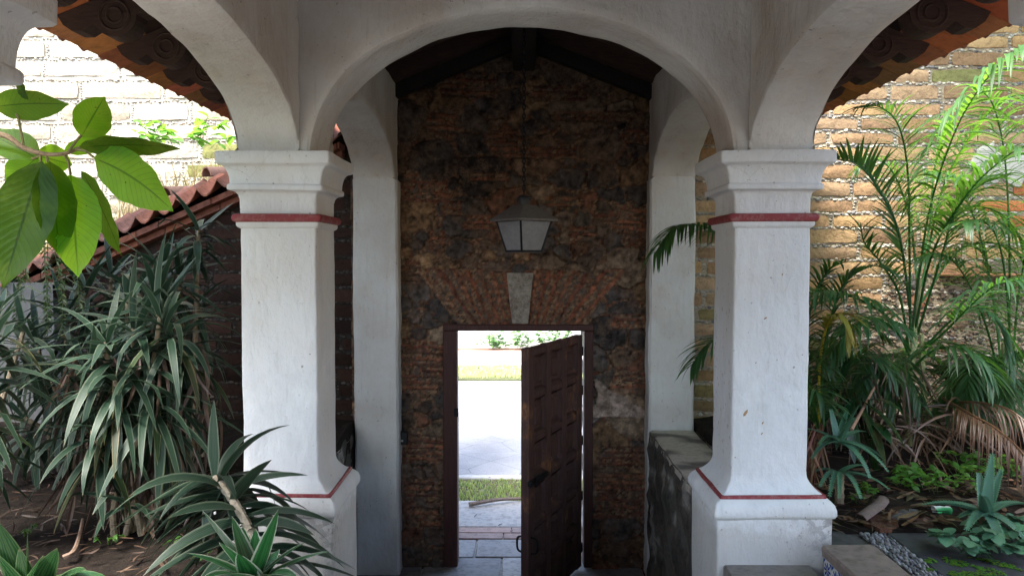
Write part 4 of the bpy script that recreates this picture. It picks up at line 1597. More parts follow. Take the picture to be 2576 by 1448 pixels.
# ---- the big striped plant
base = at(335, 1355, 4.55)
base.z = .03
DR = 'striped dracaenas in the left bed'
t = empty('dracaena', base, 'large striped dracaena with several ringed stems and drooping leaves, left of the left column', 'plant', DR)
crowns = [  # (px, py, Y, n, L, elevation range, top)
    (398, 800, 4.50, 44, .40, 84, -38), (335, 835, 4.62, 34, .40, 70, -30), (268, 870, 4.45, 40, .42, 66, -36), (292, 955, 4.38, 40, .40, 60, -45),
    (372, 930, 4.50, 40, .42, 58, -60), (216, 960, 4.6, 30, .40, 60, -30), (238, 1080, 4.36, 30, .34, 66, -44), (372, 1010, 4.42, 34, .42, 20, -75),
    (440, 860, 4.7, 30, .38, 50, -40), (320, 760, 5.0, 26, .36, 70, -30)]
for i, (px, py, Y, n, L, e0, e1) in enumerate(crowns):
    c = at(px, py, Y)
    mb = MB()
    dracaena_crown(mb, c, n, L * 1.22, .028, e0 - 12, e1 - 8, (.9, 2.3), (rnd(-.6, .1), rnd(-.4, -.1), 1), .26)
    mb.build('leaf_crown', M_DRAC, t)
    mb = MB()
    b = base + V((rnd(-.16, .16), rnd(-.1, .1), -.05))
    mid = b.lerp(c, .45) + V((rnd(-.08, .08), rnd(-.05, .1), -.05))
    cane(mb, [b, b.lerp(mid, .5) + V((rnd(-.03, .03), 0, 0)), mid, c - V((0, 0, .06)), c + V((0, 0, .02))], .020, .012)
    mb.build('stem', M_BARK, t)
c = at(318, 1255, 4.35); mb = MB()
dracaena_crown(mb, c, 9, .30, .028, 60, 0, (.4, 1.0), None, .05)
mb.build('leaf_crown', M_DRAC, t)
mb = MB()                                                        # dry leaves hanging on the stems
for i in range(190):
    f = random.random(); c = base + V((rnd(-.34, .46), rnd(-.15, .3), rnd(.12, 1.05)))
    ribbon(mb, c, (rnd(-.5, .5), rnd(-.5, .2), -1), rnd(.18, .36), .015, .3, 5, .6, rnd(-3, 3), (random.choice((.7, 1.0, 1.3, 1.8)),) * 3, curl=rnd(-.8, .8))
mb.build('dry_leaves', M_LITTER, t)

# ---- dark one growing up under the coping
base = V((at(470, 900, 6.0).x, 6.0, .1))
t = empty('dracaena', base, 'tall shaded dracaena whose top leaves touch the tile coping beside the left column', 'plant', DR)
for (px, py, Y, n, L, e0, e1, ax) in ((500, 575, 6.0, 26, .36, 45, -40, (.3, -.25, 1)), (405, 680, 5.9, 30, .40, 70, -30, (0, -.3, 1)), (345, 725, 5.8, 30, .44, 50, -40, (-.2, -.2, 1)), (450, 690, 6.0, 26, .42, 60, -40, (.3, -.1, 1)), (398, 750, 5.0, 26, .36, 80, 5, (0, -.25, 1)), (300, 780, 5.9, 26, .46, 60, -40, (-.2, -.2, 1)), (470, 1180, 5.6, 22, .46, 70, -10, (.25, -.2, 1)), (500, 760, 6.2, 24, .46, 50, -50, (.2, -.2, 1))):
    c = at(px, py, Y); mb = MB()
    dracaena_crown(mb, c, n, L, .030, e0, e1, (.4, 1.4), ax, .24)
    mb.build('leaf_crown', M_DRAC, t)
    mb = MB(); cane(mb, [base + V((rnd(-.15, .15), 0, -.05)), base.lerp(c, .5) + V((rnd(-.1, .1), .1, 0)), c], .026, .015)
    mb.build('stem', M_BARK, t)

base = V((at(180, 1150, 5.6).x, 5.6, .1))
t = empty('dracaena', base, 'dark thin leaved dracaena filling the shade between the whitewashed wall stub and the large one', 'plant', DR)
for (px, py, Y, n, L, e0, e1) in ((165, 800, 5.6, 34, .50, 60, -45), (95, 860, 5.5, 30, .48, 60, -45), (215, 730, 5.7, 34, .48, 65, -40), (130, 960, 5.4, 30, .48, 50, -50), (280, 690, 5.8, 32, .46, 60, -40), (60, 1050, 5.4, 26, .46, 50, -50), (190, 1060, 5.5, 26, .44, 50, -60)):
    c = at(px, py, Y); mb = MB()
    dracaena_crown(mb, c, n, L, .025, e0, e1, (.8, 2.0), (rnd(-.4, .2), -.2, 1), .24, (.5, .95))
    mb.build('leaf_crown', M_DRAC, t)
    mb = MB(); cane(mb, [base + V((rnd(-.15, .15), 0, -.05)), base.lerp(c, .5) + V((rnd(-.1, .1), .05, 0)), c], .020, .012)
    mb.build('stem', M_BARK, t)

# ---- one cut by the left edge of the picture
base = V((at(-120, 1200, 4.1).x, 4.1, .02))
t = empty('dracaena', base, 'striped dracaena cut by the left edge of the picture, before the whitewashed wall stub', 'plant', DR)
for (px, py, Y, n, L, e0, e1) in ((-40, 900, 4.1, 34, .42, 75, -35), (-70, 1010, 4.0, 34, .42, 70, -45), (-20, 800, 4.3, 26, .40, 60, -30), (-60, 1120, 4.2, 26, .42, 50, -60), (60, 830, 4.9, 24, .44, 50, -30)):
    c = at(px, py, Y); mb = MB()
    dracaena_crown(mb, c, n, L, .030, e0, e1, (.5, 1.4), (rnd(0, .3), -.1, 1), .2)
    mb.build('leaf_crown', M_DRAC, t)
    mb = MB(); cane(mb, [base + V((rnd(-.1, .1), 0, -.05)), base.lerp(c, .5) + V((rnd(-.06, .06), .05, 0)), c], .024, .014)
    mb.build('stem', M_BARK, t)

# ---- leaning stem with long leaves before the left plinth
P = [at(705, 1560, 3.35), at(672, 1440, 3.45), at(625, 1325, 3.55), at(580, 1250, 3.62), at(540, 1200, 3.68)]
base = V((P[0].x, P[0].y, .0))
t = empty('dracaena', base, 'leaning dracaena with a pale scarred stem and long grey leaves hanging across the left plinth', 'plant', DR)
mb = MB(); cane(mb, [base + V((.02, -.02, -.05))] + P[1:], .024, .019, (.42, .36, .27)); mb.build('stem', M_BARK, t)
SPt = smooth_path(P, 12); mb = MB()
for i in range(86):
    f = i / 85
    c = SPt[int(6 + f * (len(SPt) - 7))]
    d0 = (P[-1] - P[1]).normalized()
    a = i * 2.39996
    rdir = Matrix.Rotation(a, 3, d0) @ d0.orthogonal().normalized()
    d = (rdir * 1.0 + d0 * (.15 + .75 * f)).normalized()
    d.y *= .35
    d.z = d.z * .35 - .22
    s = rnd(.6, 1.25)
    ribbon(mb, c, d, rnd(.38, .56), rnd(.038, .050), rnd(.5, 1.5), 9, .3, rnd(-.4, .4), (s * 1.05, s, s), curl=rnd(-.3, .3))
dracaena_crown(mb, P[-1], 12, .36, .030, 50, -20, (1.2, 2.2), (-.7, -.1, .6), .08)
mb.build('leaf_crown', M_DRAC, t)

# ---- bright white edged rosette in the foreground
c = at(640, 1475, 3.0)
base = V((c.x, c.y, .0))
t = empty('dracaena', base, 'bright green white edged dracaena rosette at the bottom edge before the left column', 'plant', DR)
mb = MB()
for (px, py, W, Y, dr) in ((515, 1292, .036, 2.95, .05), (697, 1290, .034, 2.95, .05), (586, 1306, .026, 3.05, .02), (556, 1366, .034, 2.85, .35), (643, 1335, .024, 3.1, .0), (600, 1395, .030, 2.85, .1), (760, 1365, .030, 3.0, .5), (820, 1385, .022, 3.0, .5), (480, 1390, .030, 2.9, .5), (700, 1385, .03, 3.1, .3), (520, 1440, .034, 2.75, .8), (740, 1440, .032, 2.8, .8), (612, 1330, .02, 3.1, 0)):
    tip = at(px, py, Y); v = tip - c
    ribbon(mb, c, v + V((0, 0, dr * .28 * v.length / .5)), v.length * 1.06, W * 1.85, dr, 9, .32, 0, (rnd(.85, 1.15),) * 3)
mb.build('leaf_crown', M_DRAC_BR, t)
mb = MB(); cane(mb, [base - V((0, 0, .05)), base + V((.01, 0, .1)), c], .02, .017); mb.build('stem', M_BARK, t)

# ---- strap leaves at the bottom left corner
c = at(70, 1530, 3.1); base = V((c.x, c.y, .0))
t = empty('strap_plant', base, 'low plant with broad glossy strap leaves in the bottom left corner', 'plant')
mb = MB()
for (px, py, W, dr, roll) in ((14, 1310, .034, .1, .7), (60, 1385, .030, .3, -.3), (190, 1440, .055, 1.6, .2), (225, 1402, .045, .5, .2), (150, 1378, .04, .4, -.4), (110, 1395, .05, .5, .5), (245, 1400, .030, 1.1, .3), (-30, 1380, .05, .2, .3), (75, 1330, .014, .05, 1.2), (150, 1470, .05, 1.4, -.2), (-60, 1440, .05, .7, 0)):
    tip = at(px, py, 3.0); v = tip - c
    ribbon(mb, c, v + V((0, 0, dr * .18)), v.length * 1.05, W * 1.6, dr, 10, .3, roll, (rnd(.9, 1.3),) * 3, curl=rnd(-.2, .2))
mb.build('leaves', M_STRAP, t)


# ---- branch with big leaves in the foreground
def broad_leaf(p, tip, W, droop, name='leaf', parent=None, roll=0.0, tone=1.0, n=16, cup=.15, wave=.05):
    p = V(p); v = V(tip) - p; L = v.length * 1.03
    d = (v.normalized() + V((0, 0, droop * .5))).normalized()
    view = (p - EYE).normalized()
    side = d.cross(-view).normalized()                           # blade turned broadly to the light above and the viewer's side
    side = Matrix.Rotation(roll, 3, d) @ side
    rows = []; uv = []; st = L / n; ph = rnd(0, 6)
    for i in range(n + 1):
        t_ = i / n
        w = W * (math.sin(math.pi * min(1, t_ ** .92)) ** .72 if 0 < t_ < 1 else 0) * (1 - .25 * t_)
        if t_ > .86:
            w *= max(0, 1 - ((t_ - .86) / .14) ** 1.0 * .55)
        side = (side - d * side.dot(d)).normalized(); nr = side.cross(d)
        r = []
        for q in range(-3, 4):
            u = q / 3
            wv = math.sin(t_ * 22 + ph + (2 if q > 0 else 0)) * wave * W * abs(u) ** 2
            r.append(p + side * w * u * (1 + .02 * math.sin(t_ * 37 + ph)) + nr * (cup * w * (abs(u) ** 1.3) + wv)); uv.append((.5 + u / 2, t_))
        rows.append(r)
        d = (d + V((0, 0, -droop / n))).normalized(); p = p + d * st
    m_ = MB(); grid(m_, rows, (tone, tone, tone), uv=uv)
    return m_.build(name, M_BROAD, parent)


BK = 1.7
base = at(-420, 330, 2.0 * BK)
t = empty('leafy_branch', base, 'branch with big bright green veined leaves hanging in at the left edge', 'branch')
TW = smooth_path([base, at(-150, 330, 2.05 * BK), at(0, 338, 2.05 * BK), at(60, 372, 2.05 * BK), at(115, 388, 2.05 * BK), at(165, 386, 2.05 * BK), at(205, 370, 2.07 * BK)], 6)
mb = MB(); tube(mb, TW, [.016 - .009 * i / len(TW) for i in range(len(TW))], 7, (.28, .20, .12))
for a, b in (((160, 386), (178, 440)), ((110, 388), (120, 408)), ((170, 384), (205, 340)), ((130, 388), (80, 400)), ((100, 385), (100, 420)), ((190, 376), (235, 395)), ((60, 372), (30, 250))):
    tube(mb, [at(*a, 2.05 * BK), at((a[0] + b[0]) / 2 + 3, (a[1] + b[1]) / 2 - 6, 2.05 * BK), at(*b, 2.05 * BK)], (.006), 5, (.22, .20, .08))
mb.build('twig', M_BARK, t)
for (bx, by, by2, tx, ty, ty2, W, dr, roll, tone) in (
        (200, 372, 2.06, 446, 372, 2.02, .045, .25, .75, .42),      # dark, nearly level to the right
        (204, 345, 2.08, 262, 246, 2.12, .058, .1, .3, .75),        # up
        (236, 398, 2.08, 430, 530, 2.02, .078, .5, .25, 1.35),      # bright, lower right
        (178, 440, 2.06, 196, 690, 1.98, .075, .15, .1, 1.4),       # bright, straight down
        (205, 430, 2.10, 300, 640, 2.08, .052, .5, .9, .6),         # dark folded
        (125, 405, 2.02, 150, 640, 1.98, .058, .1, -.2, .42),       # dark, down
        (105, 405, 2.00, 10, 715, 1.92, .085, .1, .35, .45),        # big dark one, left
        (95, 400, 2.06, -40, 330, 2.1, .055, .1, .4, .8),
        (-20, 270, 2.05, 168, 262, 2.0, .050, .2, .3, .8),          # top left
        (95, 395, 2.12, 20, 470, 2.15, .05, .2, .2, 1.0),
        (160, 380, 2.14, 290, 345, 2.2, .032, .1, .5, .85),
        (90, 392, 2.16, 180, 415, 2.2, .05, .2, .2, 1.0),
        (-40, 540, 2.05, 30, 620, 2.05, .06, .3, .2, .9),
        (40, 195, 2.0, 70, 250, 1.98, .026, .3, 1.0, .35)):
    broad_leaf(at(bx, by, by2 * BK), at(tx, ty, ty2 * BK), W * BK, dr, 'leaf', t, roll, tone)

# ---- hanging fern and dead stalks on the coping, far left
base = at(130, 560, 5.2)
t = empty('hanging_fern', base, 'thin fern sprays hanging down under the big leaves at the left edge', 'fern')
mb = MB()
for i in range(9):
    p = base + V((rnd(-.22, .16), rnd(-.1, .1), rnd(-.05, .1))); L = rnd(.35, .75); x = rnd(-.12, .05)
    pts = smooth_path([p, p + V((x * .4, 0, -L * .35)), p + V((x, 0, -L * .7)), p + V((x * 1.4, 0, -L))], 8)
    tube(mb, pts, .003, 4, (.9, .8, .5))
    for j, c in enumerate(pts[1:]):
        for s_ in (-1, 1):
            for k2 in range(2):
                ribbon(mb, c, (s_ * 1, rnd(-.5, .5), -.5 + rnd(-.4, .4)), rnd(.03, .055), .006, .6, 3, .2, rnd(-1, 1), (rnd(.7, 1.6), rnd(.8, 1.2), rnd(.6, 1)))
mb.build('fronds', M_FERN, t)


# ================================================================== right bed: palms
def frond(parent, pts, l0, W=.011, mat=None, start=.18, gap=.026, ang=48, droop=.9, name='frond', lift=.35, rad=.009, col=(1, 1, 1), plane=None, rcol=(.62, .95, .6), dens_=1.0):
    P = smooth_path(pts, 14); n = len(P)
    ln = [0]
    for i in range(1, n):
        ln.append(ln[-1] + (P[i] - P[i - 1]).length)
    T = ln[-1]
    mb = MB()
    tube(mb, P, [rad * (1 - .8 * i / n) + .0015 for i in range(n)], 6, rcol)
    s = T * start; alt = 0
    while s < T - .005:
        i = max(k2 for k2 in range(n) if ln[k2] <= s + 1e-9); i = min(i, n - 2)
        f = (s - ln[i]) / max(1e-6, ln[i + 1] - ln[i]); p = P[i].lerp(P[i + 1], f); d = (P[i + 1] - P[i]).normalized()
        t_ = s / T
        side0 = d.cross(V(plane) if plane else UP)
        side0 = side0.normalized() if side0.length > .05 else V((1, 0, 0))
        nr = side0.cross(d)
        for sg in (-1, 1):
            a = R(ang * (1 - .45 * t_) + rnd(-6, 6))
            ld = (d * math.cos(a) + side0 * sg * math.sin(a) + nr * lift * rnd(.6, 1.3)).normalized()
            L = l0 * (.55 + .45 * math.sin(math.pi * min(1, .12 + .9 * (t_ - start) / (1 - start)))) * rnd(.88, 1.1)
            c = rnd(.75, 1.2)
            ribbon(mb, p + d * rnd(-.006, .006), ld, L, W * rnd(.85, 1.15), droop * rnd(.7, 1.3), 6, .3, rnd(-.3, .3), tuple(q * c for q in col), prof=lambda q: min(1, .5 + q * 3) * max(0, 1 - q ** 2) ** .8)
        s += gap * rnd(.85, 1.15) / dens_
    return mb.build(name, mat or M_PALM, parent)


def at_path(l):
    return [at(*q) for q in l]


PG = 'areca palms in the right bed'
base = at(2285, 1060, 6.2); base.z = .06
t = empty('areca_palm', base, 'tall areca palm with a pale ringed stem and long arching fronds before the adobe wall', 'palm', PG)
for (pts, r0, r1) in (([(2285, 1075, 6.2), (2290, 950, 6.2), (2300, 850, 6.2), (2312, 700, 6.2)], .034, .022), ([(2255, 1080, 6.1), (2235, 980, 6.1), (2225, 900, 6.15)], .028, .02), ([(2330, 1080, 6.3), (2322, 960, 6.3), (2318, 840, 6.3)], .026, .018)):
    mb = MB(); q = at_path(pts); q[0].z = .0; cane(mb, q, r0, r1, (.42, .44, .22)); mb.build('stem', M_BARK, t)
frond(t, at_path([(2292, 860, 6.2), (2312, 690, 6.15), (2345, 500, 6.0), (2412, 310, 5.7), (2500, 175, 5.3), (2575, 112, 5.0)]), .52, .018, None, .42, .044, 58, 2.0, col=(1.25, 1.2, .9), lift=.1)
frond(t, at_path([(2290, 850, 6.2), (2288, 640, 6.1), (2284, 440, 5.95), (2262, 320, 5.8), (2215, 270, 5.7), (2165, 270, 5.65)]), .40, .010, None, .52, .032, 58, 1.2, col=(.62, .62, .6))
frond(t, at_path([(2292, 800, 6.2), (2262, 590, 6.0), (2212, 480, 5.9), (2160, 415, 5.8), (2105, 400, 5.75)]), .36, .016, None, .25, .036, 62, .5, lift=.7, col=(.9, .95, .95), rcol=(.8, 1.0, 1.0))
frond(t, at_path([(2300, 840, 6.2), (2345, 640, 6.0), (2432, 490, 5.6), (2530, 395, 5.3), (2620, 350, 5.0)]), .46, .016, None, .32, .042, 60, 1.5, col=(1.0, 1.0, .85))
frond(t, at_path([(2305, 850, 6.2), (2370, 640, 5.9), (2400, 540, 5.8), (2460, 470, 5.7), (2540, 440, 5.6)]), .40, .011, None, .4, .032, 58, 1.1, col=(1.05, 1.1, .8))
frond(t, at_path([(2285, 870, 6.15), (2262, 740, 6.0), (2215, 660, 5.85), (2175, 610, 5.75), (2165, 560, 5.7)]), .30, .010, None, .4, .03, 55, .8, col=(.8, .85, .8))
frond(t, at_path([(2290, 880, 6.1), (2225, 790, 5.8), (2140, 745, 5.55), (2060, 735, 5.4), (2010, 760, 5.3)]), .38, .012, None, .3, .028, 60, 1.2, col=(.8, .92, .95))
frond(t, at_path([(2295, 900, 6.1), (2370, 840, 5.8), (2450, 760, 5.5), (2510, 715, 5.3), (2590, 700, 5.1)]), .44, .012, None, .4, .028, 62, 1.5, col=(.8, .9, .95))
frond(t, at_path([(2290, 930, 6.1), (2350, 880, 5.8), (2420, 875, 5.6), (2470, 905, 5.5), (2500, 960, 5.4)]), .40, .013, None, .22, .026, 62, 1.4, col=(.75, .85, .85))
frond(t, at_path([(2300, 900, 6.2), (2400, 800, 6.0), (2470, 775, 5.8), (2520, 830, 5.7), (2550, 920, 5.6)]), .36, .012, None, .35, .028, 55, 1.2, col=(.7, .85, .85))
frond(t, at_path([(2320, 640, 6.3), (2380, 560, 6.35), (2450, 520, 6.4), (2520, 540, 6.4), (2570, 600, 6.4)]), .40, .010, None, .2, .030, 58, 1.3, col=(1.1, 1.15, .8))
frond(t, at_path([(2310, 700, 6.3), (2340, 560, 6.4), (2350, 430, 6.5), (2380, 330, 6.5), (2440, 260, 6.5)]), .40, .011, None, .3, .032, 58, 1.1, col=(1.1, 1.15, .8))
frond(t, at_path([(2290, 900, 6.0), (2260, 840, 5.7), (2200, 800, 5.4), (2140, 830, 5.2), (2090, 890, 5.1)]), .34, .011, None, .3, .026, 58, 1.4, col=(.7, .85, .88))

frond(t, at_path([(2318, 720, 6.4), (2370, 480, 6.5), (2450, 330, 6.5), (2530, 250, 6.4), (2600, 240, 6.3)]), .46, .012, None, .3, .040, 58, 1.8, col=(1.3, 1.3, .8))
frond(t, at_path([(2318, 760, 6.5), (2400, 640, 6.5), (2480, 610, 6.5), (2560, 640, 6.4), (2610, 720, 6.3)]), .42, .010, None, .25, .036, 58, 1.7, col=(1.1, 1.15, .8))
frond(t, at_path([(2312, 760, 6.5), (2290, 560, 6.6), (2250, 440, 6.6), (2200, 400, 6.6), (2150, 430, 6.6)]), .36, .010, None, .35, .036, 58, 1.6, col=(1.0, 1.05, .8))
base = at(2075, 1050, 5.9); base.z = .06
t = empty('areca_palm', base, 'low dark areca palm close behind the right column, one frond turning yellow', 'palm', PG)
frond(t, at_path([(2060, 1070, 5.8), (2062, 920, 5.5), (2080, 820, 5.2), (2108, 790, 5.05), (2130, 808, 4.98), (2140, 855, 4.95)]), .25, .013, M_PALM_Y, .70, .020, 34, .8, lift=.03, rcol=(1.6, 1.5, .9))
for pl, c in (([(2060, 1070, 5.9), (2080, 850, 5.9), (2120, 720, 5.8), (2190, 670, 5.7), (2240, 680, 5.6)], .6), ([(2050, 1070, 5.9), (2030, 860, 5.9), (2050, 740, 5.8), (2085, 680, 5.7), (2120, 660, 5.6)], .55), ([(2070, 1080, 5.8), (2110, 960, 5.6), (2160, 900, 5.5), (2215, 905, 5.4), (2250, 950, 5.3)], .6), ([(2060, 1080, 5.8), (2030, 960, 5.6), (2020, 930, 5.4), (2045, 900, 5.3), (2080, 920, 5.2)], .55),
              ([(2060, 1080, 6.1), (2070, 940, 6.2), (2130, 840, 6.3), (2180, 820, 6.3), (2230, 850, 6.3)], .45), ([(2060, 1080, 5.6), (2050, 1030, 5.3), (2038, 1000, 5.1), (2050, 980, 5.0), (2075, 1010, 4.9)], .7)):
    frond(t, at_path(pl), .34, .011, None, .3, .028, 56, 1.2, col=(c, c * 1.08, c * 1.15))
# two fronds that reach into the passage between column and pilaster
frond(t, at_path([(2060, 1080, 6.0), (1990, 760, 5.9), (1880, 620, 5.7), (1780, 572, 5.5), (1700, 572, 5.3), (1645, 640, 5.15)]), .36, .011, None, .45, .024, 60, 1.5, col=(.75, .85, .75))
frond(t, at_path([(2060, 1080, 6.0), (1980, 960, 5.9), (1900, 880, 5.75), (1830, 850, 5.6), (1775, 870, 5.5), (1738, 925, 5.4)]), .32, .012, None, .42, .022, 58, 1.3, col=(.75, .85, .75))

random.seed(77)
base = at(2450, 1060, 6.5); base.z = .08
t = empty('areca_palm', base, 'young dark areca palm at the right edge under the tile ledge', 'palm', PG)
for i in range(15):
    az = rnd(-3.4, .3) if i % 3 else rnd(-2.8, -1.8)
    L = rnd(.6, 1.35); o = V((math.cos(az), math.sin(az) * .8, 0))
    if o.y > .1:
        o.y = .1
    c = rnd(.45, 1.0)
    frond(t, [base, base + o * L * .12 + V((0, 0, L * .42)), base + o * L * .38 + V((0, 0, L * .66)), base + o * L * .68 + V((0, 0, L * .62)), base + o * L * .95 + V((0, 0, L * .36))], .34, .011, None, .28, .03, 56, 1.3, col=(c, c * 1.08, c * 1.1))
base = at(2180, 1060, 6.6); base.z = .08
t = empty('areca_palm', base, 'young dark areca palm low against the wall, left of the pale ringed stem', 'palm', PG)
for i in range(13):
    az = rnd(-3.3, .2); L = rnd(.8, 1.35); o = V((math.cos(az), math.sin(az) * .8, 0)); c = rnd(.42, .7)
    frond(t, [base, base + o * L * .12 + V((0, 0, L * .42)), base + o * L * .38 + V((0, 0, L * .7)), base + o * L * .68 + V((0, 0, L * .68)), base + o * L * .95 + V((0, 0, L * .42))], .32, .011, None, .28, .03, 56, 1.3, col=(c, c * 1.08, c * 1.15))

base = at(2530, 1050, 6.6); base.z = .08
t = empty('areca_palm', base, 'taller areca palm at the right edge whose thin fronds cross the tile ledge', 'palm', PG)
for pl, l_, c in (([(2530, 1050, 6.6), (2500, 760, 6.5), (2455, 560, 6.4), (2395, 450, 6.3), (2330, 430, 6.2)], .40, .85), ([(2535, 1050, 6.6), (2540, 700, 6.4), (2530, 420, 6.2), (2500, 270, 6.0), (2455, 215, 5.9)], .46, 1.1), ([(2540, 1050, 6.6), (2560, 760, 6.4), (2600, 560, 6.2), (2640, 480, 6.0)], .44, 1.0),
                  ([(2530, 1050, 6.5), (2490, 850, 6.3), (2430, 700, 6.1), (2370, 640, 5.9), (2300, 650, 5.8)], .38, .75), ([(2530, 1050, 6.5), (2540, 850, 6.2), (2520, 640, 5.9), (2480, 560, 5.7), (2420, 560, 5.5)], .42, .9)):
    frond(t, at_path(pl), l_, .010, None, .32, .034, 56, 1.7, col=(c, c * 1.08, c * .95))
mb = MB(); cane(mb, [V((base.x, base.y, 0)), V((base.x - .02, base.y, .45)), V((base.x - .03, base.y, .9))], .03, .022, (.36, .38, .2)); mb.build('stem', M_BARK, t)

# dead fronds hanging on the right and behind the column
base = at(2420, 1090, 6.0); base.z = .1
t = empty('dead_frond', base, 'dry brown palm fronds collapsed on the soil at the right edge', 'palm frond')
for pl in ([(2370, 1000, 6.0), (2440, 1040, 5.5), (2510, 1080, 5.1), (2580, 1150, 4.8), (2620, 1240, 4.7)], [(2360, 1020, 6.1), (2440, 1010, 5.7), (2540, 1030, 5.4), (2620, 1100, 5.2)], [(2380, 960, 6.3), (2450, 960, 6.1), (2520, 1000, 6.0), (2560, 1070, 5.9)]):
    frond(t, at_path(pl), .36, .006, M_PALM_DRY, .2, .036, 36, 2.0, name='frond', lift=-.1, col=(.50, .41, .36), rcol=(.7, .58, .45))
base = at(2040, 1150, 5.0); base.z = .05
t = empty('dead_frond', base, 'dry reddish palm leaves hanging against the foot of the right column', 'palm frond')
mb = MB()
for i in range(60):
    p = at(rnd(2030, 2075), rnd(1060, 1120), rnd(4.9, 5.2))
    ribbon(mb, p, (rnd(-.5, .25), rnd(-.5, .3), -.9), rnd(.2, .42), .008, .4, 5, .5, rnd(-2, 2), (rnd(.6, 1.1), rnd(.4, .8), rnd(.4, .7)), curl=rnd(-.5, .5))
for i in range(130):
    p = at(rnd(2170, 2450), rnd(1030, 1115), rnd(5.6, 6.4)); p.z = max(p.z, .08)
    ribbon(mb, p, (rnd(-1, 1), rnd(-.9, .2), rnd(-.2, .5)), rnd(.2, .5), .010, 1.6, 5, .5, rnd(-2, 2), (rnd(.25, .8),) * 3, curl=rnd(-.8, .8))
for i in range(70):
    p = at(rnd(2060, 2320), rnd(870, 1060), rnd(5.7, 6.5))
    ribbon(mb, p, (rnd(-.4, .4), rnd(-.4, .2), -1), rnd(.2, .5), .010, .4, 5, .5, rnd(-2, 2), (rnd(.3, .7),) * 3, curl=rnd(-.6, .6))
mb.build('leaves', M_PALM_DRY, t)

# broad dark leaved shrub between the palms
base = at(2210, 1120, 5.6); base.z = .05
t = empty('dark_shrub', base, 'shrub with long dark glossy leaves in the shade below the palms', 'shrub')
mb = MB()
for (bx, by, tx, ty, W) in ((2170, 1010, 2285, 1115, .06), (2185, 1005, 2270, 1035, .05), (2160, 1020, 2235, 1165, .07), (2140, 1040, 2150, 1160, .06), (2120, 960, 2135, 890, .04), (2110, 990, 2050, 960, .05), (2150, 1000, 2100, 1120, .06), (2130, 1010, 2060, 1060, .05), (2190, 1060, 2240, 1120, .06), (2150, 985, 2190, 930, .04)):
    b, tp = at(bx, by, 5.55), at(tx, ty, 5.35); v = tp - b
    ribbon(mb, b, v + V((0, 0, .12)), v.length * 1.05, W * .72, .9, 9, .25, 0, (.42, .5, .5), prof=lambda q: math.sin(math.pi * min(1, .06 + .94 * q)) ** .8)
    tube(mb, [base + V((rnd(-.03, .03), 0, 0)), base.lerp(b, .6) + V((0, .04, 0)), b], .008, 5, (.3, .3, .2))
mb.build('leaves', M_STRAP, t)


# ---- aloes
def aloe(c, tips, W, label, Yj=.1, stem=None):
    t = empty('aloe', V((c.x, c.y, .03)), label, 'aloe', 'toothed aloes in the right bed')
    mb = MB()
    for (tip, dr) in tips:
        v = tip - c; L = v.length * 1.03; n = 12
        d = (v.normalized() + V((0, 0, dr * .5))).normalized(); p = V(c)
        side = d.cross(UP).normalized() if abs(d.z) < .97 else V((1, 0, 0)); rows = []; teeth = []
        cc = rnd(.8, 1.2)
        for i in range(n + 1):
            f = i / n; w = W * (1 - f) ** .75 * (1 - .2 * (1 - f)) + .001
            side = (side - d * side.dot(d)).normalized(); nr = side.cross(d)
            rows.append([p - side * w + nr * w * .35, p + nr * w * .02, p + side * w + nr * w * .35, p + side * w * .6 - nr * w * .35, p - nr * w * .55, p - side * w * .6 - nr * w * .35])
            if 0 < i < n:
                teeth.append((p, V(side), V(d), w, V(nr)))
            d = (d + V((0, 0, -dr / n))).normalized(); p = p + d * (L / n)
        grid(mb, rows, (cc, cc, cc * 1.05), close=True)
        for (p, s_, d_, w, nr) in teeth:
            for k2 in (0, .5):
                for sg in (-1, 1):
                    b = p + d_ * (L / n) * k2 + s_ * sg * w * .95 + nr * w * .33
                    mb.add([b - d_ * .007, b + d_ * .007, b + s_ * sg * .010 + d_ * .006], [(0, 1, 2)], (1.5, 1.5, 1.3))
    mb.build('leaves', M_ALOE, t)
    if stem:
        mb = MB(); cane(mb, [V((stem.x, stem.y, .0)), stem.lerp(c, .5), c], .03, .028, (.26, .20, .13)); mb.build('stem', M_BARK, t)


Y = 5.0; c = at(2108, 1112, Y)
aloe(c, [(at(x, y, Y + q), dr) for x, y, q, dr in ((2160, 1020, 0, .2), (2150, 1050, -.2, .2), (2028, 1072, -.1, .6), (2240, 1190, -.3, 1.3), (2225, 1160, .1, 1.0), (2040, 1150, -.2, 1.2), (2130, 1035, .1, .1), (2090, 1030, .1, .1), (2190, 1215, -.3, 1.5), (2060, 1105, -.35, .9), (2180, 1080, .2, .7), (2030, 1110, .1, .9))] , .026, 'blue green aloe with toothed drooping leaves close beside the right column')
c2 = at(2112, 1190, 4.95)
aloe(c2, [(at(x, y, 4.9 + q), dr) for x, y, q, dr in ((2240, 1225, -.2, 1.0), (2170, 1250, -.3, 1.4), (2060, 1215, -.2, 1.2), (2045, 1180, 0, 1.0), (2180, 1165, .1, .9), (2085, 1240, -.3, 1.4), (2112, 1245, -.35, 1.2))], .022, 'lower aloe on a short stem just under the drooping blue green one', stem=at(2112, 1230, 4.95))
Y = 4.35; c = at(2480, 1290, Y)
aloe(c, [(at(x, y, Y + q), dr) for x, y, q, dr in ((2496, 1142, .1, .05), (2318, 1262, .1, .8), (2590, 1262, .1, .8), (2462, 1190, .12, .1), (2520, 1180, .12, .2), (2525, 1395, -.25, 1.0), (2430, 1330, -.2, .9), (2545, 1330, -.1, .9), (2470, 1240, -.2, .6), (2410, 1300, 0, .8), (2580, 1360, -.2, 1.0))], .040, 'large upright aloe with toothed fleshy leaves at the lower right edge', stem=at(2480, 1330, 4.4))


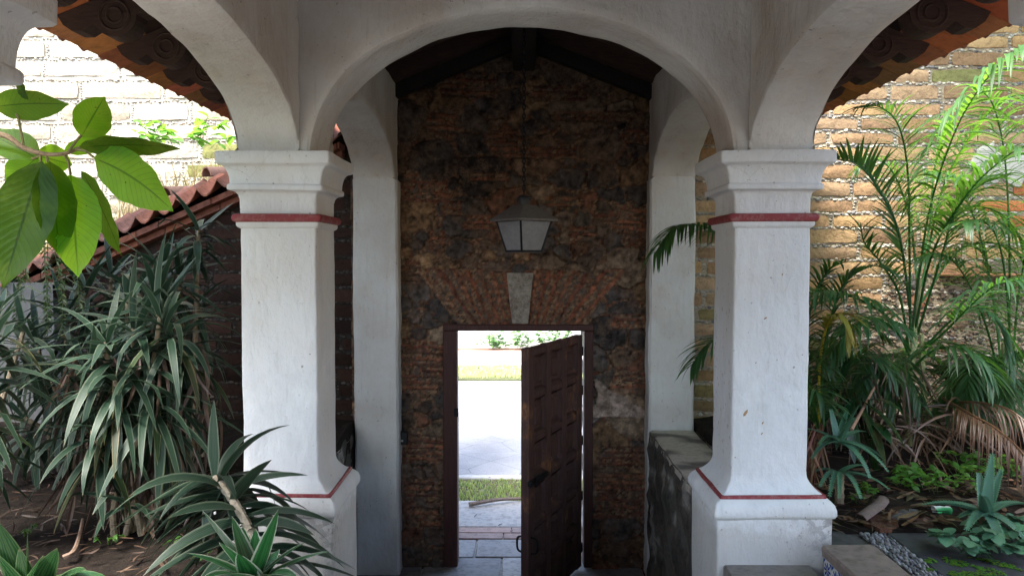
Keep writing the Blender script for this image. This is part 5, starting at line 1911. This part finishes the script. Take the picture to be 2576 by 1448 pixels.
# ---- low bright seedlings, creeper and ground plants
def bushlet(name, c, rx, ry, h, n, lw, label, cat, group, mat=M_GREEN, colr=(.8, 1.3), round_=False):
    t = empty(name, c, label, cat, group); mb = MB()
    ns = max(4, n // 9)
    for s_ in range(ns):
        a = rnd(0, 6.28); f = math.sqrt(random.random())
        b = V(c) + V((rx * f * .5 * math.cos(a), ry * f * .5 * math.sin(a), 0)); e = V(c) + V((rx * f * math.cos(a), ry * f * math.sin(a), h * rnd(.4, 1) * (1.1 - .5 * f)))
        P = smooth_path([b, b.lerp(e, .5) + V((rnd(-.02, .02), 0, .03)), e], 4)
        tube(mb, P, .0022, 4, (.8, .7, .5))
        for k2 in range(n // ns):
            p = P[random.randrange(2, len(P))]; az = rnd(0, 6.28); d = sph(rnd(-.3, .7), az); s = rnd(*colr)
            L = lw * rnd(.6, 1.25)
            ribbon(mb, p, d, L, L * (.42 if round_ else .30), .6, 4, .2, rnd(-.5, .5), (s, s, s * .9), prof=lambda q: math.sin(math.pi * min(1, .1 + .9 * q)) ** .8)
    mb.build('leaves', mat, t)


GG = 'small bright weeds in the right bed'
for (px, py, rx, h, n, lw, lab) in ((2360, 1235, .34, .20, 150, .055, 'bright green seedlings on the litter between the two aloe plants'), (2440, 1200, .30, .24, 130, .060, 'bright green bushy seedlings behind the upright aloe'), (2290, 1205, .14, .16, 30, .085, 'pale green broad leaved seedling left of the bright bushy ones'), (2185, 1250, .14, .10, 34, .045, 'small weeds below the drooping aloe'), (2160, 1262, .12, .07, 24, .040, 'tiny weeds close to the foot of the right column'), (2530, 1205, .2, .2, 46, .060, 'light green seedling under the dry fronds at the right edge')):
    c = at(px, py, 4.95); k2 = (EYE.z - .05) / (EYE.z - c.z); c = EYE + (c - EYE) * k2
    bushlet('weed', c, rx, rx * .7, h, n, lw, lab, 'plant', GG)
c = at(2500, 1380, 4.12); c.z = .04
bushlet('creeper', c, .36, .22, .16, 130, .075, 'bluish green creeper with round leaves spreading over the paving under the upright aloe', 'plant', None, M_ALOE, (.9, 1.4), True)
c = at(2575, 1330, 4.3); c.z = .04
bushlet('creeper', c, .3, .2, .14, 80, .075, 'round leaved creeper cut by the right edge behind the upright aloe', 'plant', None, M_ALOE, (.9, 1.4), True)
LG = 'tiny seedlings in the left bed'
for (px, py, n, lab) in ((455, 1375, 14, 'tiny seedling on bare soil right of the striped dracaena stems'), (270, 1365, 14, 'tiny seedling on bare soil left of the striped dracaena stems'), (520, 1405, 12, 'tiny seedling on bare soil nearest the leaning dracaena'), (70, 1345, 8, 'tiny seedling behind the glossy strap leaves')):
    c = at(px, py, 4.4); k2 = (EYE.z - .03) / (EYE.z - c.z); c = EYE + (c - EYE) * k2
    bushlet('weed', c, .10, .08, .06, n, .035, lab, 'plant', LG, colr=(.6, 1.0))
bushlet('weed', at(470, 340, 8.2) - V((0, 0, .15)), .7, .4, .45, 110, .13, 'light green weeds on the grassy bank above the tile coping', 'plant', None, M_GREEN, (1.0, 1.6))
# moss on the paving
mb = MB()
for i in range(900):
    a = rnd(0, 6.28); f = math.sqrt(random.random()); c = at(2430, 1432, 3.95)
    x, y = c.x + .26 * f * math.cos(a), 3.93 + .14 * f * math.sin(a)
    if noise.noise(V((x * 9, y * 9, 0))) < -.05:
        continue
    pebble(mb, (x, y, .032), rnd(.004, .010), (1, 1, .3), (rnd(.7, 1.5), rnd(.7, 1.2), .5))
tag(mb.build('moss', M_GREEN), 'bright moss on the dark garden paving', 'moss', kind='stuff')


# ---- litter
def litter(name, n, fx, label, L=(.04, .12), W=(.008, .022), cols=None):
    mb = MB()
    for i in range(n):
        x, y, z = fx()
        a = rnd(0, 6.28)
        ribbon(mb, (x, y, z + rnd(.008, .03)), (math.cos(a), math.sin(a), rnd(-.12, .2)), rnd(*L), rnd(*W), rnd(-.3, .5), 3, rnd(-.4, .5), rnd(-.6, .6), random.choice(cols or [(1, 1, 1), (.6, .55, .5), (1.3, 1.15, 1), (.45, .4, .4), (1.1, .8, .65)]), curl=rnd(-.6, .6))
    return tag(mb.build(name, M_LITTER), label, 'leaf litter', kind='stuff')


litter('leaf_litter', 1500, lambda: (rnd(1.7, 5.0), (lambda q: q)(rnd(4.4, 6.4)), .055), 'dry brown leaves and twigs on the soil of the right bed', (.05, .20), (.005, .02))
litter('leaf_litter', 520, lambda: (rnd(-4.2, -1.65), rnd(3.75, 5.6), .03), 'dry leaves and twigs on the soil of the left bed', (.04, .15), (.003, .011), [(.6, .55, .5), (.8, .75, .7), (.45, .42, .4), (1.1, 1.05, .95)])
litter('leaf_litter', 26, lambda: (rnd(-1.2, 1.0), rnd(8.0, 10.2), -1.33), 'a few dry leaves on the pavement outside the door', (.03, .12), (.006, .015))


def stick(pts, r, label, col=(.22, .15, .11), name='stick'):
    mb = MB(); P = smooth_path(pts, 5); tube(mb, P, [r * (1 - .4 * i / len(P)) for i in range(len(P))], 6, col)
    return tag(mb.build(name, M_BARK), label, 'stick')


def gp(px, py, z):
    c = at(px, py, 4.5)
    return EYE + (c - EYE) * ((EYE.z - z) / (EYE.z - c.z))


stick([gp(160, 1400, .03), gp(185, 1385, .05), gp(200, 1345, .06), gp(208, 1305, .09)], .014, 'forked brown stick lying on the bare soil of the left bed')
stick([gp(2345, 1160, .06), gp(2360, 1185, .10), gp(2370, 1215, .06)], .012, 'dark twig on the litter behind the seedlings')
stick([at(2142, 1080, 5.3), at(2180, 1010, 5.6), at(2210, 955, 5.9)], .012, 'thin bare brown stem leaning over the drooping aloe', (.36, .22, .15))
stick([gp(1180, 1268, -1.30), gp(1250, 1256, -1.28), gp(1320, 1252, -1.30)], .03, 'grey branch lying on the grass outside the door', (.28, .22, .18))


def chunk(name, ring, z0, z1, label, cat, col, mat):
    mb = MB(); n = len(ring)
    top = [wob(p + V((0, 0, z1 + rnd(-.008, .01))), .01, 9) for p in ring]; bot = [p + V((0, 0, z0)) for p in ring]
    mb.add(bot + top, [(i, (i + 1) % n, n + (i + 1) % n, n + i) for i in range(n)] + [tuple(range(n, 2 * n))], col)
    return tag(mb.build(name, mat, smooth=False), label, cat)


chunk('wood_plank', [gp(2172, 1318, .03), gp(2215, 1340, .03), gp(2262, 1330, .03), gp(2250, 1300, .03), gp(2195, 1300, .03)], -.02, .018, 'broken reddish brown plank at the edge of the dark paving', 'plank', (.12, .058, .036), M_BARK)
chunk('wood_plank', [gp(2268, 1330, .03), gp(2345, 1332, .03), gp(2350, 1312, .03), gp(2300, 1306, .03)], -.02, .02, 'dark rotten plank end right of the reddish brown one', 'plank', (.075, .04, .03), M_BARK)
chunk('stone_slab', [gp(2240, 1312, .03), gp(2300, 1312, .03), gp(2310, 1292, .03), gp(2262, 1288, .03)], -.02, .03, 'flat grey stone half buried in the litter behind the planks', 'stone', (.13, .13, .135), M_STONE)
mb = MB()
P = [gp(2165, 1302, .08), gp(2195, 1280, .11), gp(2212, 1268, .13), gp(2222, 1255, .15)]
rows = []
for i, c in enumerate(smooth_path(P, 4)):
    r = []
    for q in range(7):
        a = math.pi * q / 6
        r.append(c + V((0, -math.cos(a) * .035, math.sin(a) * .022)) + V((.02 * math.cos(a), 0, 0)))
    rows.append(r)
grid(mb, rows, (.16, .12, .105)); grid(mb, [[p - V((0, 0, .006)) for p in r] for r in rows], (.2, .14, .12), flip=True)
tag(mb.build('palm_sheath', M_BARK), 'curled grey palm sheath lying on the litter beside the right column', 'dead leaf')
mb = MB()
c = gp(2370, 1290, .045); rows = []
for i in range(6):
    rows.append([wob(c + V((.032 * (i - 2.5) / 2.5 * 1.4, .03 * math.cos(a), .02 + .022 * math.sin(a))), .012, 20) for a in [2 * math.pi * q / 8 for q in range(8)]])
grid(mb, rows, [((.75, .75, .75) if (k2 % 8) in (0, 1, 2, 6, 7) else (.05, .35, .12)) for k2 in range(48)], close=True)
tag(mb.build('wrapper', M_CONC), 'crumpled white and green wrapper on the soil left of the upright aloe', 'litter')

# ---- shrubs across the road, before the white street wall
SG = 'shrubs across the road'
for (px, py, rx, h, n, lab) in ((1290, 868, 1.0, 1.3, 240, 'leafy green shrub in the middle of the bed across the road'), (1235, 860, .7, .8, 170, 'lower green shrub at the left of the bed across the road'), (1380, 862, .9, 1.0, 240, 'pale green shrub at the right of the bed across the road, beside the door'), (1450, 866, .8, .9, 160, 'green shrub across the road mostly hidden by the open door')):
    c = at(px, py, 25.1); c.z = -1.36
    bushlet('street_shrub', c, rx, .2, h, n, .16, lab, 'shrub', SG, M_FERN, (1.6, 4.0))


# ---- unseen trees added above the two beds to cut sky light
def shade_canopy(name, trunk, c, rx, ry, rz, n, lw, label):
    t = empty(name, trunk, label, 'tree', 'added shade trees over the garden beds')
    mb = MB(); tube(mb, smooth_path([V(trunk) - V((0, 0, .1)), V(trunk).lerp(V(c), .5) + V((.1, 0, .2)), V(c)], 8), .11, 9, (.2, .17, .13))
    lobes = []
    for i in range(26):
        q = V((rnd(-1, 1), rnd(-1, 1), rnd(-1, 1)))
        e = V(c) + V((q.x * rx * .85, q.y * ry * .85, q.z * rz * .7)); lobes.append(e)
        tube(mb, smooth_path([V(c) - V((0, 0, .4)), V(c).lerp(e, .6) + V((0, 0, .1)), e], 4), .022, 5, (.2, .17, .13))
    mb.build('trunk', M_BARK, t)
    mb = MB()
    for i in range(n):
        e = random.choice(lobes); r = V((random.gauss(0, .36), random.gauss(0, .36), random.gauss(0, .22)))
        s = rnd(.6, 1.2); L = lw * rnd(.7, 1.3)
        ribbon(mb, e + r, (rnd(-1, 1), rnd(-1, 1), rnd(-.9, .3)), L, L * .22, .6, 3, .2, rnd(-.5, .5), (s, s, s), prof=lambda q: math.sin(math.pi * min(1, .1 + .9 * q)) ** .8)
    mb.build('crown', M_BROAD, t)


shade_canopy('tree', (-6.8, 4.4, .0), (-4.9, 4.8, 5.0), 2.0, 1.5, .7, 7000, .30, 'added broad leaved tree, unseen, whose crown shades the left bed from above')
shade_canopy('tree', (6.9, 5.0, .0), (4.6, 5.0, 5.4), 1.9, 1.6, .7, 2000, .30, 'added broad leaved tree, unseen, whose crown shades the right bed from above')
